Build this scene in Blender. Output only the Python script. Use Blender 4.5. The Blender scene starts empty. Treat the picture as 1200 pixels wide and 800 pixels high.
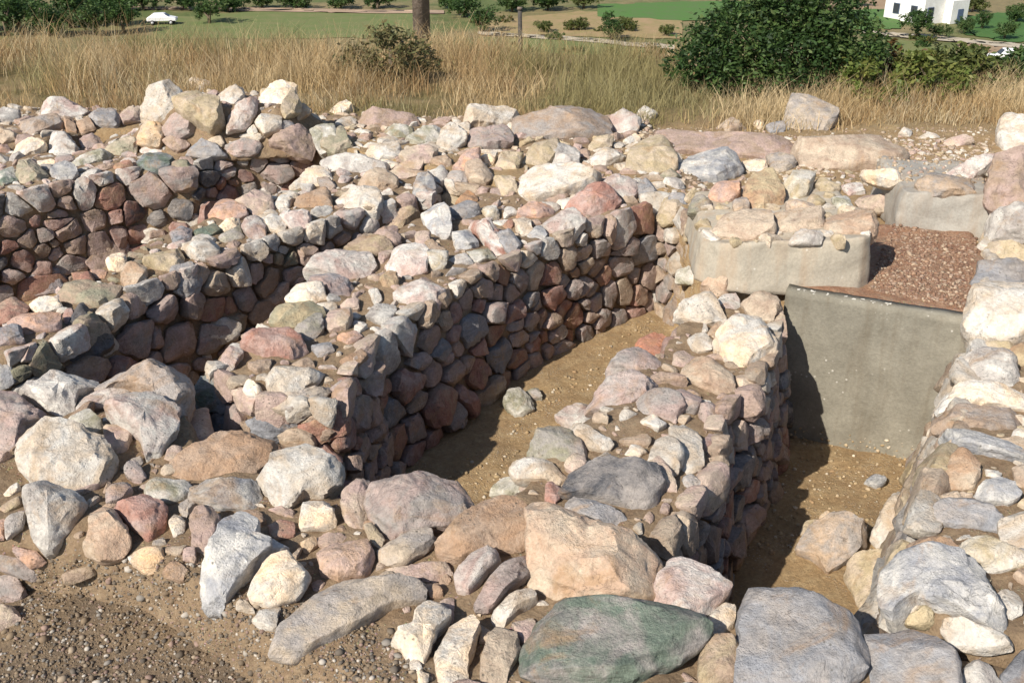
import bpy, bmesh, math, random
import numpy as np
from mathutils import Vector, Matrix, noise
from mathutils.bvhtree import BVHTree
from mathutils.geometry import tessellate_polygon

S = bpy.context.scene
COL = S.collection
R = math.radians
random.seed(7); rng = np.random.default_rng(7)

# ------------------------------------------------------------------ camera, sky, sun, exposure
PITCH, FPX, CAMZ = R(26), 1177.0, 2.0
cd = bpy.data.cameras.new('camera'); cam = bpy.data.objects.new('camera', cd); COL.objects.link(cam)
cam.location = (0, 0, CAMZ); cam.rotation_euler = (R(90) - PITCH, 0, 0)
cd.sensor_width = 36; cd.lens = 36 * FPX / 1200; cd.clip_start = .05; cd.clip_end = 4000
S.camera = cam

SUN_AZ, SUN_EL = R(41), R(39)          # direction the light travels (right of straight ahead), height
w = bpy.data.worlds.new('World'); S.world = w; w.use_nodes = True
wn = w.node_tree.nodes; wl = w.node_tree.links
sky = wn.new('ShaderNodeTexSky'); sky.sky_type = 'NISHITA'; sky.sun_disc = False
sky.sun_elevation = SUN_EL; sky.sun_rotation = math.atan2(-math.sin(SUN_AZ), -math.cos(SUN_AZ))
sky.air_density = 1.0; sky.dust_density = .6
wl.new(sky.outputs[0], wn['Background'].inputs[0]); wn['Background'].inputs[1].default_value = .088
sd = bpy.data.lights.new('sun', 'SUN'); sd.energy = 4.7; sd.angle = R(.5); sd.color = (1, .93, .825)
sun = bpy.data.objects.new('sun', sd); COL.objects.link(sun)
sdir = Vector((math.sin(SUN_AZ) * math.cos(SUN_EL), math.cos(SUN_AZ) * math.cos(SUN_EL), -math.sin(SUN_EL)))
sun.rotation_euler = sdir.to_track_quat('-Z', 'Y').to_euler()
S.view_settings.view_transform = 'Standard'; S.view_settings.look = 'None'
S.view_settings.exposure = .50; S.view_settings.gamma = 1

CAM = Vector((0, 0, CAMZ))
_f = Vector((0, math.cos(PITCH), -math.sin(PITCH))); _u = Vector((0, math.sin(PITCH), math.cos(PITCH))); _r = Vector((1, 0, 0))
def ray(px, py): return (_f + _r * ((px - 600) / FPX) + _u * ((400 - py) / FPX))
def at(px, py, z=0.0):
    d = ray(px, py); t = (z - CAMZ) / d.z
    return CAM + d * t

# ------------------------------------------------------------------ materials
def nmat(name):
    m = bpy.data.materials.new(name); m.use_nodes = True
    n = m.node_tree.nodes; l = m.node_tree.links
    b = n['Principled BSDF']; b.inputs['Roughness'].default_value = .9
    b.inputs['Specular IOR Level'].default_value = .25
    return m, n, l, b
def N(n, t, **k):
    x = n.new(t)
    for a, v in k.items():
        if a[0] == '_': x.inputs[a[1:].replace('_', ' ')].default_value = v
        else: setattr(x, a, v)
    return x
def mix(n, l, f, a, b, mode='MIX'):
    x = n.new('ShaderNodeMix'); x.data_type = 'RGBA'; x.blend_type = mode
    for s, v in ((x.inputs[0], f), (x.inputs[6], a), (x.inputs[7], b)):
        if hasattr(v, 'links'): l.new(v, s)
        elif isinstance(v, (int, float)): s.default_value = v
        else: s.default_value = (*v, 1) if len(v) == 3 else v
    return x.outputs[2]
def ramp(n, l, src, *st):
    x = n.new('ShaderNodeValToRGB'); e = x.color_ramp.elements
    for i, (p, c) in enumerate(st):
        el = e[i] if i < 2 else e.new(p)
        el.position = p; el.color = (c, c, c, 1) if isinstance(c, (int, float)) else (*c, 1)
    l.new(src, x.inputs[0]); return x.outputs[0]
def vmath(n, l, op, a, b):
    x = n.new('ShaderNodeVectorMath'); x.operation = op
    for s, v in ((x.inputs[0], a), (x.inputs[1], b)):
        if hasattr(v, 'links'): l.new(v, s)
        else: s.default_value = v
    return x.outputs[0]
def fmath(n, l, op, a, b=0.0, clamp=False):
    x = n.new('ShaderNodeMath'); x.operation = op; x.use_clamp = clamp
    for s, v in ((x.inputs[0], a), (x.inputs[1], b)):
        if hasattr(v, 'links'): l.new(v, s)
        else: s.default_value = v
    return x.outputs[0]
def noi(n, l, vec, scale, detail=5, rough=.6, dist=0.0):
    x = n.new('ShaderNodeTexNoise'); x.inputs['Scale'].default_value = scale; x.inputs['Detail'].default_value = detail
    x.inputs['Roughness'].default_value = rough; x.inputs['Distortion'].default_value = dist
    l.new(vec, x.inputs['Vector']); return x.outputs['Fac']

def stone_material():
    m, n, l, b = nmat('weathered_stone')
    A = N(n, 'ShaderNodeAttribute', attribute_name='col_a'); B = N(n, 'ShaderNodeAttribute', attribute_name='col_b')
    geo = n.new('ShaderNodeTexCoord').outputs['Object']
    pos = n.new('ShaderNodeNewGeometry').outputs['Position']
    sv = n.new('ShaderNodeCombineXYZ')
    for i, k in enumerate((13.0, 29.0, 51.0)): l.new(fmath(n, l, 'MULTIPLY', A.outputs['Alpha'], k), sv.inputs[i])
    p = vmath(n, l, 'ADD', pos, sv.outputs[0])
    # patches of the second colour
    f1 = ramp(n, l, noi(n, l, p, 7.5, 6, .62, .6), (.40, 0), (.62, 1))
    c = mix(n, l, f1, A.outputs['Color'], B.outputs['Color'])
    # layered bands, strong on schist
    mp = N(n, 'ShaderNodeMapping'); mp.inputs['Rotation'].default_value = (.5, .35, .2); mp.inputs['Scale'].default_value = (3, 5, 34)
    l.new(p, mp.inputs['Vector'])
    bn = ramp(n, l, noi(n, l, mp.outputs[0], 1.0, 5, .65, .9), (.36, 0), (.66, 1))
    bf = fmath(n, l, 'MULTIPLY', B.outputs['Alpha'], bn)
    c = mix(n, l, bf, c, mix(n, l, 1.0, c, (.50, .52, .54), 'MULTIPLY'))
    # mineral mottling, broad and fine
    c = mix(n, l, .55, c, ramp(n, l, noi(n, l, p, 22, 8, .7, .3), (.25, .42), (.5, .9), (.78, 1.25)), 'MULTIPLY')
    c = mix(n, l, .35, c, ramp(n, l, noi(n, l, p, 90, 4, .7), (.3, .45), (.62, 1.2)), 'MULTIPLY')
    # rusty, earthy stains
    st = fmath(n, l, 'MULTIPLY', ramp(n, l, noi(n, l, vmath(n, l, 'ADD', p, (9, 4, 2)), 5.5, 6, .68, 1.2), (.54, 0), (.70, 1)), .55)
    c = mix(n, l, st, c, (.36, .22, .11))
    # lichen specks, dark pits and pale veins
    lv = N(n, 'ShaderNodeTexVoronoi', _Scale=46.0); l.new(p, lv.inputs['Vector'])
    ls = fmath(n, l, 'MULTIPLY', ramp(n, l, lv.outputs['Distance'], (.12, 1), (.24, 0)),
               ramp(n, l, noi(n, l, vmath(n, l, 'ADD', p, (3, 8, 1)), 9, 3), (.50, 0), (.62, 1)))
    c = mix(n, l, fmath(n, l, 'MULTIPLY', ls, .7), c, (.085, .08, .065))
    vn = ramp(n, l, noi(n, l, vmath(n, l, 'ADD', p, (1, 7, 5)), 6.5, 3, .5, 2.2), (.488, 0), (.5, 1), (.512, 0))
    c = mix(n, l, fmath(n, l, 'MULTIPLY', vn, .12), c, (.68, .63, .55))
    ck = ramp(n, l, noi(n, l, vmath(n, l, 'ADD', p, (4, 2, 9)), 8.5, 4, .55, 1.4), (.490, 1), (.5, 0), (.510, 1))
    c = mix(n, l, fmath(n, l, 'MULTIPLY', ramp(n, l, noi(n, l, p, 5, 3), (.5, 0), (.62, 1)), .5), c, ck, 'MULTIPLY')
    l.new(c, b.inputs['Base Color'])
    h = fmath(n, l, 'ADD', fmath(n, l, 'MULTIPLY', noi(n, l, p, 28, 8, .7), 1.0), fmath(n, l, 'MULTIPLY', noi(n, l, p, 130, 4, .7), .35))
    h = fmath(n, l, 'ADD', h, fmath(n, l, 'MULTIPLY', ck, .10))
    h = fmath(n, l, 'ADD', h, fmath(n, l, 'MULTIPLY', bf, .3))
    bp = N(n, 'ShaderNodeBump', _Strength=.75, _Distance=.022); l.new(h, bp.inputs['Height']); l.new(bp.outputs[0], b.inputs['Normal'])
    return m
M_STONE = stone_material()

def soil_material(name, c1, c2, c3, peb=.5, scale=1.0):
    m, n, l, b = nmat(name)
    p = n.new('ShaderNodeNewGeometry').outputs['Position']
    c = mix(n, l, ramp(n, l, noi(n, l, p, 3.2 * scale, 7, .65), (.35, 0), (.65, 1)), c1, c2)
    c = mix(n, l, ramp(n, l, noi(n, l, p, 14 * scale, 6, .7), (.45, 0), (.7, 1)), c, c3)
    c = mix(n, l, .6, c, ramp(n, l, noi(n, l, p, 60 * scale, 5, .75), (.3, .5), (.65, 1.3)), 'MULTIPLY')
    v = N(n, 'ShaderNodeTexVoronoi', _Scale=75.0 * scale); l.new(p, v.inputs['Vector'])
    pm = fmath(n, l, 'MULTIPLY', ramp(n, l, v.outputs['Distance'], (.22, 1), (.34, 0)),
               ramp(n, l, noi(n, l, p, 8 * scale, 4), (.5, 0), (.62, peb)))
    c = mix(n, l, pm, c, mix(n, l, .6, (.42, .36, .28), v.outputs['Color'], 'SOFT_LIGHT'))
    l.new(c, b.inputs['Base Color'])
    h = fmath(n, l, 'ADD', noi(n, l, p, 30 * scale, 8, .72), fmath(n, l, 'MULTIPLY', pm, .5))
    bp = N(n, 'ShaderNodeBump', _Strength=.8, _Distance=.02); l.new(h, bp.inputs['Height']); l.new(bp.outputs[0], b.inputs['Normal'])
    return m
M_CORE = soil_material('earth_mortar', (.235, .165, .10), (.285, .21, .135), (.19, .125, .075))
M_RED = soil_material('red_gravel', (.30, .175, .105), (.25, .13, .08), (.36, .25, .17), .9, 1.2)

def ground_material():
    m, n, l, b = nmat('ground_soil')
    p = n.new('ShaderNodeNewGeometry').outputs['Position']
    sx = n.new('ShaderNodeSeparateXYZ'); l.new(p, sx.inputs[0])
    c = mix(n, l, ramp(n, l, noi(n, l, p, 2.6, 7, .65), (.36, 0), (.64, 1)), (.33, .225, .115), (.27, .18, .095))
    c = mix(n, l, ramp(n, l, noi(n, l, p, 13, 6, .7), (.46, 0), (.72, 1)), c, (.39, .29, .165))
    c = mix(n, l, .6, c, ramp(n, l, noi(n, l, p, 55, 5, .75), (.3, .5), (.65, 1.3)), 'MULTIPLY')
    v = N(n, 'ShaderNodeTexVoronoi', _Scale=70.0); l.new(p, v.inputs['Vector'])
    pm = fmath(n, l, 'MULTIPLY', ramp(n, l, v.outputs['Distance'], (.2, 1), (.34, 0)), ramp(n, l, noi(n, l, p, 6, 4), (.46, 0), (.6, .75)))
    c = mix(n, l, pm, c, (.42, .36, .29))
    # grey gravelly soil in front of the walls
    fr = ramp(n, l, fmath(n, l, 'ADD', fmath(n, l, 'DIVIDE', sx.outputs[1], 5.0), fmath(n, l, 'MULTIPLY', noi(n, l, p, 3, 4), .12)), (.60, 1), (.66, 0))
    gr = mix(n, l, ramp(n, l, noi(n, l, p, 4, 6, .7), (.42, 0), (.6, 1)), (.175, .13, .088), (.25, .178, .108))
    gr = mix(n, l, .7, gr, ramp(n, l, noi(n, l, p, 85, 4, .8), (.3, .45), (.68, 1.35)), 'MULTIPLY')
    c = mix(n, l, fr, c, gr)
    # dry grass ground past the ruins, then the greener valley
    far = ramp(n, l, fmath(n, l, 'DIVIDE', sx.outputs[1], 20.0), (.41, 0), (.46, 1))
    dg = mix(n, l, ramp(n, l, noi(n, l, p, 1.5, 6), (.4, 0), (.6, 1)), (.24, .175, .09), (.16, .13, .055))
    c = mix(n, l, far, c, dg)
    vf = ramp(n, l, fmath(n, l, 'DIVIDE', sx.outputs[1], 100.0), (.25, 0), (.6, 1))
    vg = mix(n, l, ramp(n, l, noi(n, l, p, .06, 8, .65), (.42, 0), (.58, 1)), (.10, .125, .04), (.215, .17, .085))
    vg = mix(n, l, .6, vg, ramp(n, l, noi(n, l, p, .7, 6, .75), (.3, .5), (.65, 1.3)), 'MULTIPLY')
    c = mix(n, l, vf, c, vg)
    l.new(c, b.inputs['Base Color'])
    h = fmath(n, l, 'ADD', noi(n, l, p, 32, 8, .75), fmath(n, l, 'MULTIPLY', pm, .5))
    bp = N(n, 'ShaderNodeBump', _Strength=.8, _Distance=.02); l.new(h, bp.inputs['Height']); l.new(bp.outputs[0], b.inputs['Normal'])
    return m

def concrete_material(name, c1, c2, dirt):
    m, n, l, b = nmat(name)
    p = n.new('ShaderNodeNewGeometry').outputs['Position']
    c = mix(n, l, ramp(n, l, noi(n, l, p, 4, 7, .6), (.36, 0), (.64, 1)), c1, c2)
    c = mix(n, l, .45, c, ramp(n, l, noi(n, l, p, 70, 5, .75), (.3, .6), (.65, 1.2)), 'MULTIPLY')
    mp = N(n, 'ShaderNodeMapping'); mp.inputs['Scale'].default_value = (9, 9, 1.2); l.new(p, mp.inputs['Vector'])
    c = mix(n, l, fmath(n, l, 'MULTIPLY', ramp(n, l, noi(n, l, mp.outputs[0], 1.0, 5, .6), (.48, 0), (.72, 1)), .62), c, dirt)
    v = N(n, 'ShaderNodeTexVoronoi', _Scale=26.0); l.new(p, v.inputs['Vector'])
    sp = fmath(n, l, 'MULTIPLY', ramp(n, l, v.outputs['Distance'], (.1, 1), (.17, 0)), ramp(n, l, noi(n, l, p, 5, 3), (.52, 0), (.6, .7)))
    c = mix(n, l, sp, c, (.56, .53, .47))
    l.new(c, b.inputs['Base Color'])
    bp = N(n, 'ShaderNodeBump', _Strength=.45, _Distance=.012); l.new(noi(n, l, p, 45, 8, .7), bp.inputs['Height']); l.new(bp.outputs[0], b.inputs['Normal'])
    return m
M_CONC = concrete_material('old_concrete', (.27, .25, .20), (.18, .165, .13), (.125, .095, .06))
M_CONC_W = concrete_material('sandy_concrete', (.42, .37, .295), (.35, .315, .255), (.36, .25, .16))

def flat_mat(name, c1, c2, scale=4.0, rough=.85, bump=0.0):
    m, n, l, b = nmat(name); b.inputs['Roughness'].default_value = rough
    p = n.new('ShaderNodeNewGeometry').outputs['Position']
    f = noi(n, l, p, scale, 6, .7)
    l.new(mix(n, l, ramp(n, l, f, (.35, 0), (.65, 1)), c1, c2), b.inputs['Base Color'])
    if bump:
        bp = N(n, 'ShaderNodeBump', _Strength=.6, _Distance=bump); l.new(f, bp.inputs['Height']); l.new(bp.outputs[0], b.inputs['Normal'])
    return m
def attr_mat(name, rough=.8, trans=0.25):
    m, n, l, b = nmat(name); b.inputs['Roughness'].default_value = rough
    A = N(n, 'ShaderNodeAttribute', attribute_name='col_a')
    l.new(A.outputs['Color'], b.inputs['Base Color'])
    if trans:
        t = n.new('ShaderNodeBsdfTranslucent'); l.new(A.outputs['Color'], t.inputs[0])
        mx = n.new('ShaderNodeMixShader'); mx.inputs[0].default_value = trans
        l.new(b.outputs[0], mx.inputs[1]); l.new(t.outputs[0], mx.inputs[2]); l.new(mx.outputs[0], n['Material Output'].inputs[0])
    return m
M_LEAF = attr_mat('leaf', .55, .3); M_GRASS = attr_mat('dry_blades', .8, .3); M_PEB = attr_mat('pebble', .9, 0)
M_BARK = flat_mat('bark', (.13, .10, .07), (.20, .155, .11), 12, .9, .02)

# ------------------------------------------------------------------ object helpers
def mesh_obj(name, verts, faces, mat, parent=None, cols=None, smooth=True):
    me = bpy.data.meshes.new(name)
    verts = np.asarray(verts, dtype=np.float32)
    if isinstance(faces, np.ndarray):
        nf, k = faces.shape
        me.vertices.add(len(verts)); me.vertices.foreach_set('co', verts.ravel())
        me.loops.add(nf * k); me.loops.foreach_set('vertex_index', faces.astype(np.int32).ravel())
        me.polygons.add(nf); me.polygons.foreach_set('loop_start', np.arange(0, nf * k, k, dtype=np.int32))
        me.polygons.foreach_set('loop_total', np.full(nf, k, dtype=np.int32)); me.update(calc_edges=True)
    else:
        me.from_pydata(verts.tolist(), [], [list(f) for f in faces]); me.update()
    if cols:
        for nm, arr in cols.items():
            a = me.attributes.new(nm, 'FLOAT_COLOR', 'POINT'); a.data.foreach_set('color', np.asarray(arr, dtype=np.float32).ravel())
    if smooth: me.polygons.foreach_set('use_smooth', np.ones(len(me.polygons), dtype=bool))
    if smooth and mat is globals().get('M_STONE'): me.set_sharp_from_angle(angle=R(30))
    me.materials.append(mat)
    o = bpy.data.objects.new(name, me); COL.objects.link(o)
    if parent: o.parent = parent; o.matrix_parent_inverse = Matrix.Translation(-parent.location)
    return o
def tag(o, label=None, cat=None, group=None, kind=None):
    for k, v in (('label', label), ('category', cat), ('group', group), ('kind', kind)):
        if v: o[k] = v
    return o
def empty(name, loc, label, cat, group=None):
    o = bpy.data.objects.new(name, None); COL.objects.link(o); o.location = loc; o.empty_display_size = .2
    return tag(o, label, cat, group)
def cuboid(x0, y0, z0, x1, y1, z1):
    v = [(x, y, z) for z in (z0, z1) for y in (y0, y1) for x in (x0, x1)]
    return v, [(0, 2, 3, 1), (4, 5, 7, 6), (0, 1, 5, 4), (2, 6, 7, 3), (0, 4, 6, 2), (1, 3, 7, 5)]
def join(*parts):
    V, F = [], []
    for v, f in parts:
        k = len(V); V += list(v); F += [tuple(i + k for i in q) for q in f]
    return V, F
def bevelled(name, verts, faces, mat, parent=None, w=.02, seg=2):
    o = mesh_obj(name, verts, faces, mat, parent, smooth=False)
    bm = bmesh.new(); bm.from_mesh(o.data); bmesh.ops.bevel(bm, geom=bm.edges[:], offset=w, segments=seg, affect='EDGES')
    bm.to_mesh(o.data); bm.free(); return o
def tube(pts, rad, seg=8):
    V, F = [], []
    for i, p in enumerate(pts):
        p = Vector(p); d = (Vector(pts[min(i + 1, len(pts) - 1)]) - Vector(pts[max(i - 1, 0)])).normalized()
        a = d.orthogonal().normalized(); b = d.cross(a); r = rad[i] if hasattr(rad, '__len__') else rad
        for k in range(seg):
            t = 2 * math.pi * k / seg; V.append(tuple(p + a * (r * math.cos(t)) + b * (r * math.sin(t))))
    for i in range(len(pts) - 1):
        for k in range(seg):
            F.append((i * seg + k, i * seg + (k + 1) % seg, (i + 1) * seg + (k + 1) % seg, (i + 1) * seg + k))
    F.append(tuple(range(seg))[::-1]); F.append(tuple((len(pts) - 1) * seg + k for k in range(seg)))
    return V, F

# ------------------------------------------------------------------ gradient noise on arrays
_perm = np.random.default_rng(3).permutation(256); _perm = np.concatenate([_perm, _perm, _perm])
_grad = np.random.default_rng(4).normal(size=(256, 3)); _grad /= np.linalg.norm(_grad, axis=1, keepdims=True)
def pn(p):
    i = np.floor(p).astype(int); f = p - i; i &= 255; u = f * f * f * (f * (f * 6 - 15) + 10); r = 0
    for dx in (0, 1):
        wx = u[:, 0] if dx else 1 - u[:, 0]
        for dy in (0, 1):
            wy = u[:, 1] if dy else 1 - u[:, 1]
            for dz in (0, 1):
                wz = u[:, 2] if dz else 1 - u[:, 2]
                g = _grad[_perm[_perm[_perm[(i[:, 0] + dx) & 255] + ((i[:, 1] + dy) & 255)] + ((i[:, 2] + dz) & 255)]]
                r = r + wx * wy * wz * (g[:, 0] * (f[:, 0] - dx) + g[:, 1] * (f[:, 1] - dy) + g[:, 2] * (f[:, 2] - dz))
    return r * 1.6
def fbm(p, oct=4):
    r = 0; a = 1.0
    for k in range(oct): r = r + a * pn(p * 2.1 ** k + k * 17.3); a *= .52
    return r
# ------------------------------------------------------------------ ground sheet
def P2(pts, z=0.0): return [at(x, y, z).xy for x, y in pts]
BACK = P2([(-700, 165), (-200, 158), (160, 152), (385, 172), (548, 214), (690, 228), (780, 226), (838, 282), (922, 343), (1130, 377), (1400, 420), (1900, 460)])
bx = np.array([p.x for p in BACK]); by = np.array([p.y for p in BACK])
FRONT = P2([(-700, 560), (-60, 590), (100, 610), (230, 660), (330, 720), (470, 790), (800, 860), (1300, 900)], -.1)
fx = np.array([p.x for p in FRONT]); fy = np.array([p.y for p in FRONT])
def sstep(a, b, x):
    t = np.clip((x - a) / (b - a), 0, 1); return t * t * (3 - 2 * t)
def ground_z(x, y):
    yb = np.interp(x, bx, by); yf = np.interp(x, fx, fy)
    z = np.full_like(x, -.78)
    z = z + (.78 - .30) * sstep(yf + .45, yf + .10, y)                   # front ground
    z = z + (.78 - .04) * sstep(yb + .02, yb + .22, y)                   # plateau behind the rooms
    z = np.where(y < yb + .22, z + (-.04 - z) * sstep(2.95, 3.25, x) * sstep(1.2, 1.6, y), z)
    z = np.where(y > yb + .22, -.04 - .08 * sstep(0, 3, y - yb), z)
    edge = np.interp(x, [-9, 2.2, 4.0, 9], [12.2, 12.0, 10.3, 10.2])
    z = z - 20 * np.clip((y - edge) / 88.0, 0, 1) ** .93
    z = z + .25 * np.sin(x * .05) * sstep(60, 110, y)
    return z
def graded(a, b, core0, core1, fine, grow):
    c = list(np.arange(core0, core1, fine)); s = fine; x = core1
    while x < b: c.append(x); s *= grow; x += s
    c.append(b); s = fine; x = core0 - fine; pre = []
    while x > a: pre.append(x); s *= grow; x -= s
    return np.array([a] + pre[::-1] + c)
gx = graded(-900, 900, -5, 4.2, .035, 1.10); gy = graded(-60, 1500, 1.0, 9.6, .035, 1.06)
GX, GY = np.meshgrid(gx, gy); GZ = ground_z(GX, GY)
near_ = (np.abs(GX) < 9) & (GY < 15); gp_ = np.stack([GX[near_], GY[near_], GX[near_] * 0], 1)
nz = np.zeros_like(GX); nz2 = np.zeros_like(GX); nz[near_] = fbm(gp_ * 1.6 + 3.1, 5); nz2[near_] = fbm(gp_ * 9 + 1.7, 4)
GZ = GZ + nz * .025 + nz2 * .008
V = np.stack([GX, GY, GZ], -1).reshape(-1, 3); nxg, nyg = len(gx), len(gy)
I = np.arange((nyg - 1) * nxg).reshape(nyg - 1, nxg)[:, :-1].ravel()
ground = mesh_obj('ground', V, np.stack([I, I + 1, I + nxg + 1, I + nxg], 1), ground_material())
tag(ground, kind='structure')

# ------------------------------------------------------------------ walls: earth cores
BVH_V, BVH_F = [], []
def add_bvh(o):
    k = len(BVH_V); mw = o.matrix_world
    BVH_V.extend([tuple(v.co) for v in o.data.vertices]); BVH_F.extend([tuple(i + k for i in p.vertices) for p in o.data.polygons])
add_bvh(ground)

def offset_poly(poly, d):
    n = len(poly); out = []
    area = sum(poly[i].x * poly[(i + 1) % n].y - poly[(i + 1) % n].x * poly[i].y for i in range(n))
    s = 1 if area > 0 else -1
    for i in range(n):
        a, b, c = poly[i - 1], poly[i], poly[(i + 1) % n]
        e1 = (b - a).normalized(); e2 = (c - b).normalized()
        n1 = Vector((e1.y, -e1.x)) * s; n2 = Vector((e2.y, -e2.x)) * s
        m = (n1 + n2); m = m.normalized() if m.length > .2 else n1
        out.append(b + m * (d / max(.5, m.dot(n1))))
    return out
def core(name, poly, ztop, zbot, parent, batter=.1, mat=None, amp=.03, vox=.03):
    """closed earth body: footprint at the top, spread by the batter at the foot, remeshed and roughened"""
    zt = ztop if hasattr(ztop, '__len__') else [ztop] * len(poly)
    low = offset_poly(poly, batter); n = len(poly)
    V = [(p.x, p.y, z) for p, z in zip(poly, zt)] + [(p.x, p.y, zbot) for p in low]
    tri = tessellate_polygon([[Vector((p.x, p.y, 0)) for p in poly]])
    F = [tuple(t) for t in tri] + [tuple(i + n for i in t[::-1]) for t in tri]
    F += [(i, i + n, (i + 1) % n + n, (i + 1) % n) for i in range(n)]
    if mat is None: V = [(a, b, c - .035 if i < n else c) for i, (a, b, c) in enumerate(V)]
    o = mesh_obj(name, V, F, mat or M_CORE, parent)
    bm = bmesh.new(); bm.from_mesh(o.data); bmesh.ops.recalc_face_normals(bm, faces=bm.faces); bm.to_mesh(o.data); bm.free()
    md = o.modifiers.new('r', 'REMESH'); md.mode = 'VOXEL'; md.voxel_size = vox
    dg = bpy.context.evaluated_depsgraph_get(); me = bpy.data.meshes.new_from_object(o.evaluated_get(dg))
    o.modifiers.clear(); o.data = me; me.name = name
    if not me.materials: me.materials.append(mat or M_CORE)
    nv_ = len(me.vertices); co = np.empty(nv_ * 3, dtype=np.float32); me.vertices.foreach_get('co', co); co = co.reshape(-1, 3).astype(float)
    no = np.array([v.normal[:] for v in me.vertices]); co += no * (fbm(co * 3.0, 3) * amp + fbm(co * 14, 3) * amp * .35)[:, None]
    me.vertices.foreach_set('co', co.astype(np.float32).ravel())
    me.polygons.foreach_set('use_smooth', np.ones(len(me.polygons), dtype=bool)); me.update()
    add_bvh(o); return o
def wall(label, cat='stone wall', group='dry stone walls of the ruin'):
    return empty('stone_wall', (0, 0, 0), label, cat, group)
FL = -.82
def EDGE(pts, z=0.0): return [at(x, y, z).xy for x, y in pts]

WALLS = {}; INSET = dict(A=.03, B=.06, C=.06, E=.05, F=.09)
def def_wall(code, label, px, z, zbot=FL, batter=.1, **k):
    poly = P2(px, z) if not hasattr(z, '__len__') else [at(x, y, q).xy for (x, y), q in zip(px, z)]
    if code in INSET: poly = offset_poly(poly, -INSET[code])
    c = sum((Vector(p) for p in poly), Vector((0, 0))) / len(poly)
    w = empty('stone_wall', (c.x, c.y, zbot), label, 'stone wall', 'ruined dry stone walls')
    core('core', poly, z, zbot, w, batter, **k); WALLS[code] = (w, poly, z, zbot, batter)
    return w
def_wall('A', 'long central rubble wall running back between two trenches, its right face in shadow',
  [(240, 420), (300, 462), (392, 466), (438, 392), (500, 352), (570, 312), (640, 278), (700, 255), (762, 232), (700, 205), (610, 200), (548, 226), (470, 258), (390, 300), (320, 345)], -.04)
def_wall('B', 'rubble wall left of the long central wall, with a dark boulder at its near end',
  [(-120, 400), (-60, 350), (25, 350), (62, 322), (125, 293), (175, 270), (262, 240), (335, 213), (400, 185), (470, 180), (545, 200), (500, 226), (400, 252), (325, 275), (240, 308), (170, 332), (120, 366), (70, 395), (0, 418)], -.04)
def_wall('C', 'rubble wall at the far left with a deep shaded face below pale capstones',
  [(-300, 235), (-150, 190), (0, 172), (110, 160), (180, 148), (270, 150), (370, 158), (385, 168), (315, 175), (260, 180), (225, 194), (150, 198), (90, 210), (0, 228), (-150, 258)], -.04)
def_wall('D', 'low broken wall at the back left beside a strip of dark red shade',
  [(-200, 150), (-100, 128), (50, 122), (165, 126), (165, 136), (100, 146), (40, 160), (-100, 176)], .0)
def_wall('H', 'broad tumbled wall of pale stones closing the back of the trenches',
  [(160, 165), (165, 140), (360, 132), (560, 133), (760, 135), (800, 180), (842, 225), (840, 262), (804, 240), (776, 224), (690, 228), (600, 222), (548, 214), (450, 186), (385, 170), (260, 158)], -.03)
def_wall('E', 'lower rubble wall right of the sunlit trench floor, capped with pinkish stones',
  [(578, 586), (604, 546), (652, 486), (690, 468), (722, 430), (762, 405), (800, 350), (830, 330), (918, 352), (922, 380), (898, 440), (860, 478), (846, 540), (815, 590), (782, 640), (690, 612), (620, 596)], -.05)
def_wall('F', 'high right wall of stacked pale boulders along the edge of the pit',
  [(1172, 190), (1152, 260), (1142, 320), (1128, 385), (1124, 420), (1096, 500), (1074, 560), (1048, 640), (1040, 700), (1100, 740), (1300, 780), (1500, 700), (1500, 300), (1400, 190)], .02, batter=.16)
def_wall('G', 'broad front wall of large mixed boulders across the foreground',
  [(-120, 480), (60, 456), (140, 438), (212, 446), (226, 520), (330, 544), (400, 572), (570, 590), (640, 606), (780, 648), (860, 702), (1010, 730), (1080, 765), (1300, 790), (1300, 960), (800, 960), (560, 860), (450, 800), (330, 742), (235, 672), (100, 626), (-120, 600)], -.05, zbot=-.8, batter=.12)
# heap of rubble on the back wall
wM = empty('rubble_mound', (at(262, 160).x, at(262, 160).y, -.05), 'heap of pale rubble piled highest at the back left beside dry grass', 'rubble mound')
_mp = [(160, 168), (180, 146), (240, 138), (330, 136), (368, 152), (330, 168), (240, 172)]
core('core', P2([(185, 158), (195, 148), (250, 142), (330, 142), (352, 150), (330, 160), (250, 164)], 0), .27, -.1, wM, .28)
WALLS['M'] = (wM, P2(_mp, 0), .27, -.1, .28)
# right wall rises at its far end in big stacked boulders
wF = WALLS['F'][0]
core('core', [Vector(p) for p in ((2.85, 4.6), (2.95, 6.2), (3.8, 6.2), (3.8, 4.3))], .30, -.3, wF, .12)
# the concrete-faced block, the earth ledge behind the slab
xb0, xb1 = at(830, 338, -.03).x, at(1017, 340, -.03).x; yb0 = at(925, 338, -.03).y
block = empty('concrete_block', ((xb0 + xb1) / 2, yb0 + .45, -.05), 'squat block with a smooth sandy concrete front, topped by yellow and cream stones', 'block')
_bp = [Vector(p) for p in ((xb0 - .02, yb0 + .16), (xb0 + .05, yb0 + .05), (xb0 + .16, yb0 + .015), (xb1 - .06, yb0), (xb1, yb0 + .05), (xb1 + .05, yb0 + .92), (xb0 + .05, yb0 + .9))]
o = core('body', _bp, [.17, .20, .235, .25, .25, .26, .20], -.06, block, .03, M_CONC_W, .014, .022)
WALLS['K'] = (block, _bp, .26, -.06, .02)
pl, pr = at(921, 341, .02), at(1128, 376, .02)
led = core('earth_ledge', [Vector((pl.x + .06, pl.y + .072)), Vector((pr.x + .3, pr.y + .072)), Vector((2.75, 5.75)), Vector((1.5, 5.75))], -.015, -.8, None, .0, M_RED, .022)
led['kind'] = 'structure'
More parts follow.
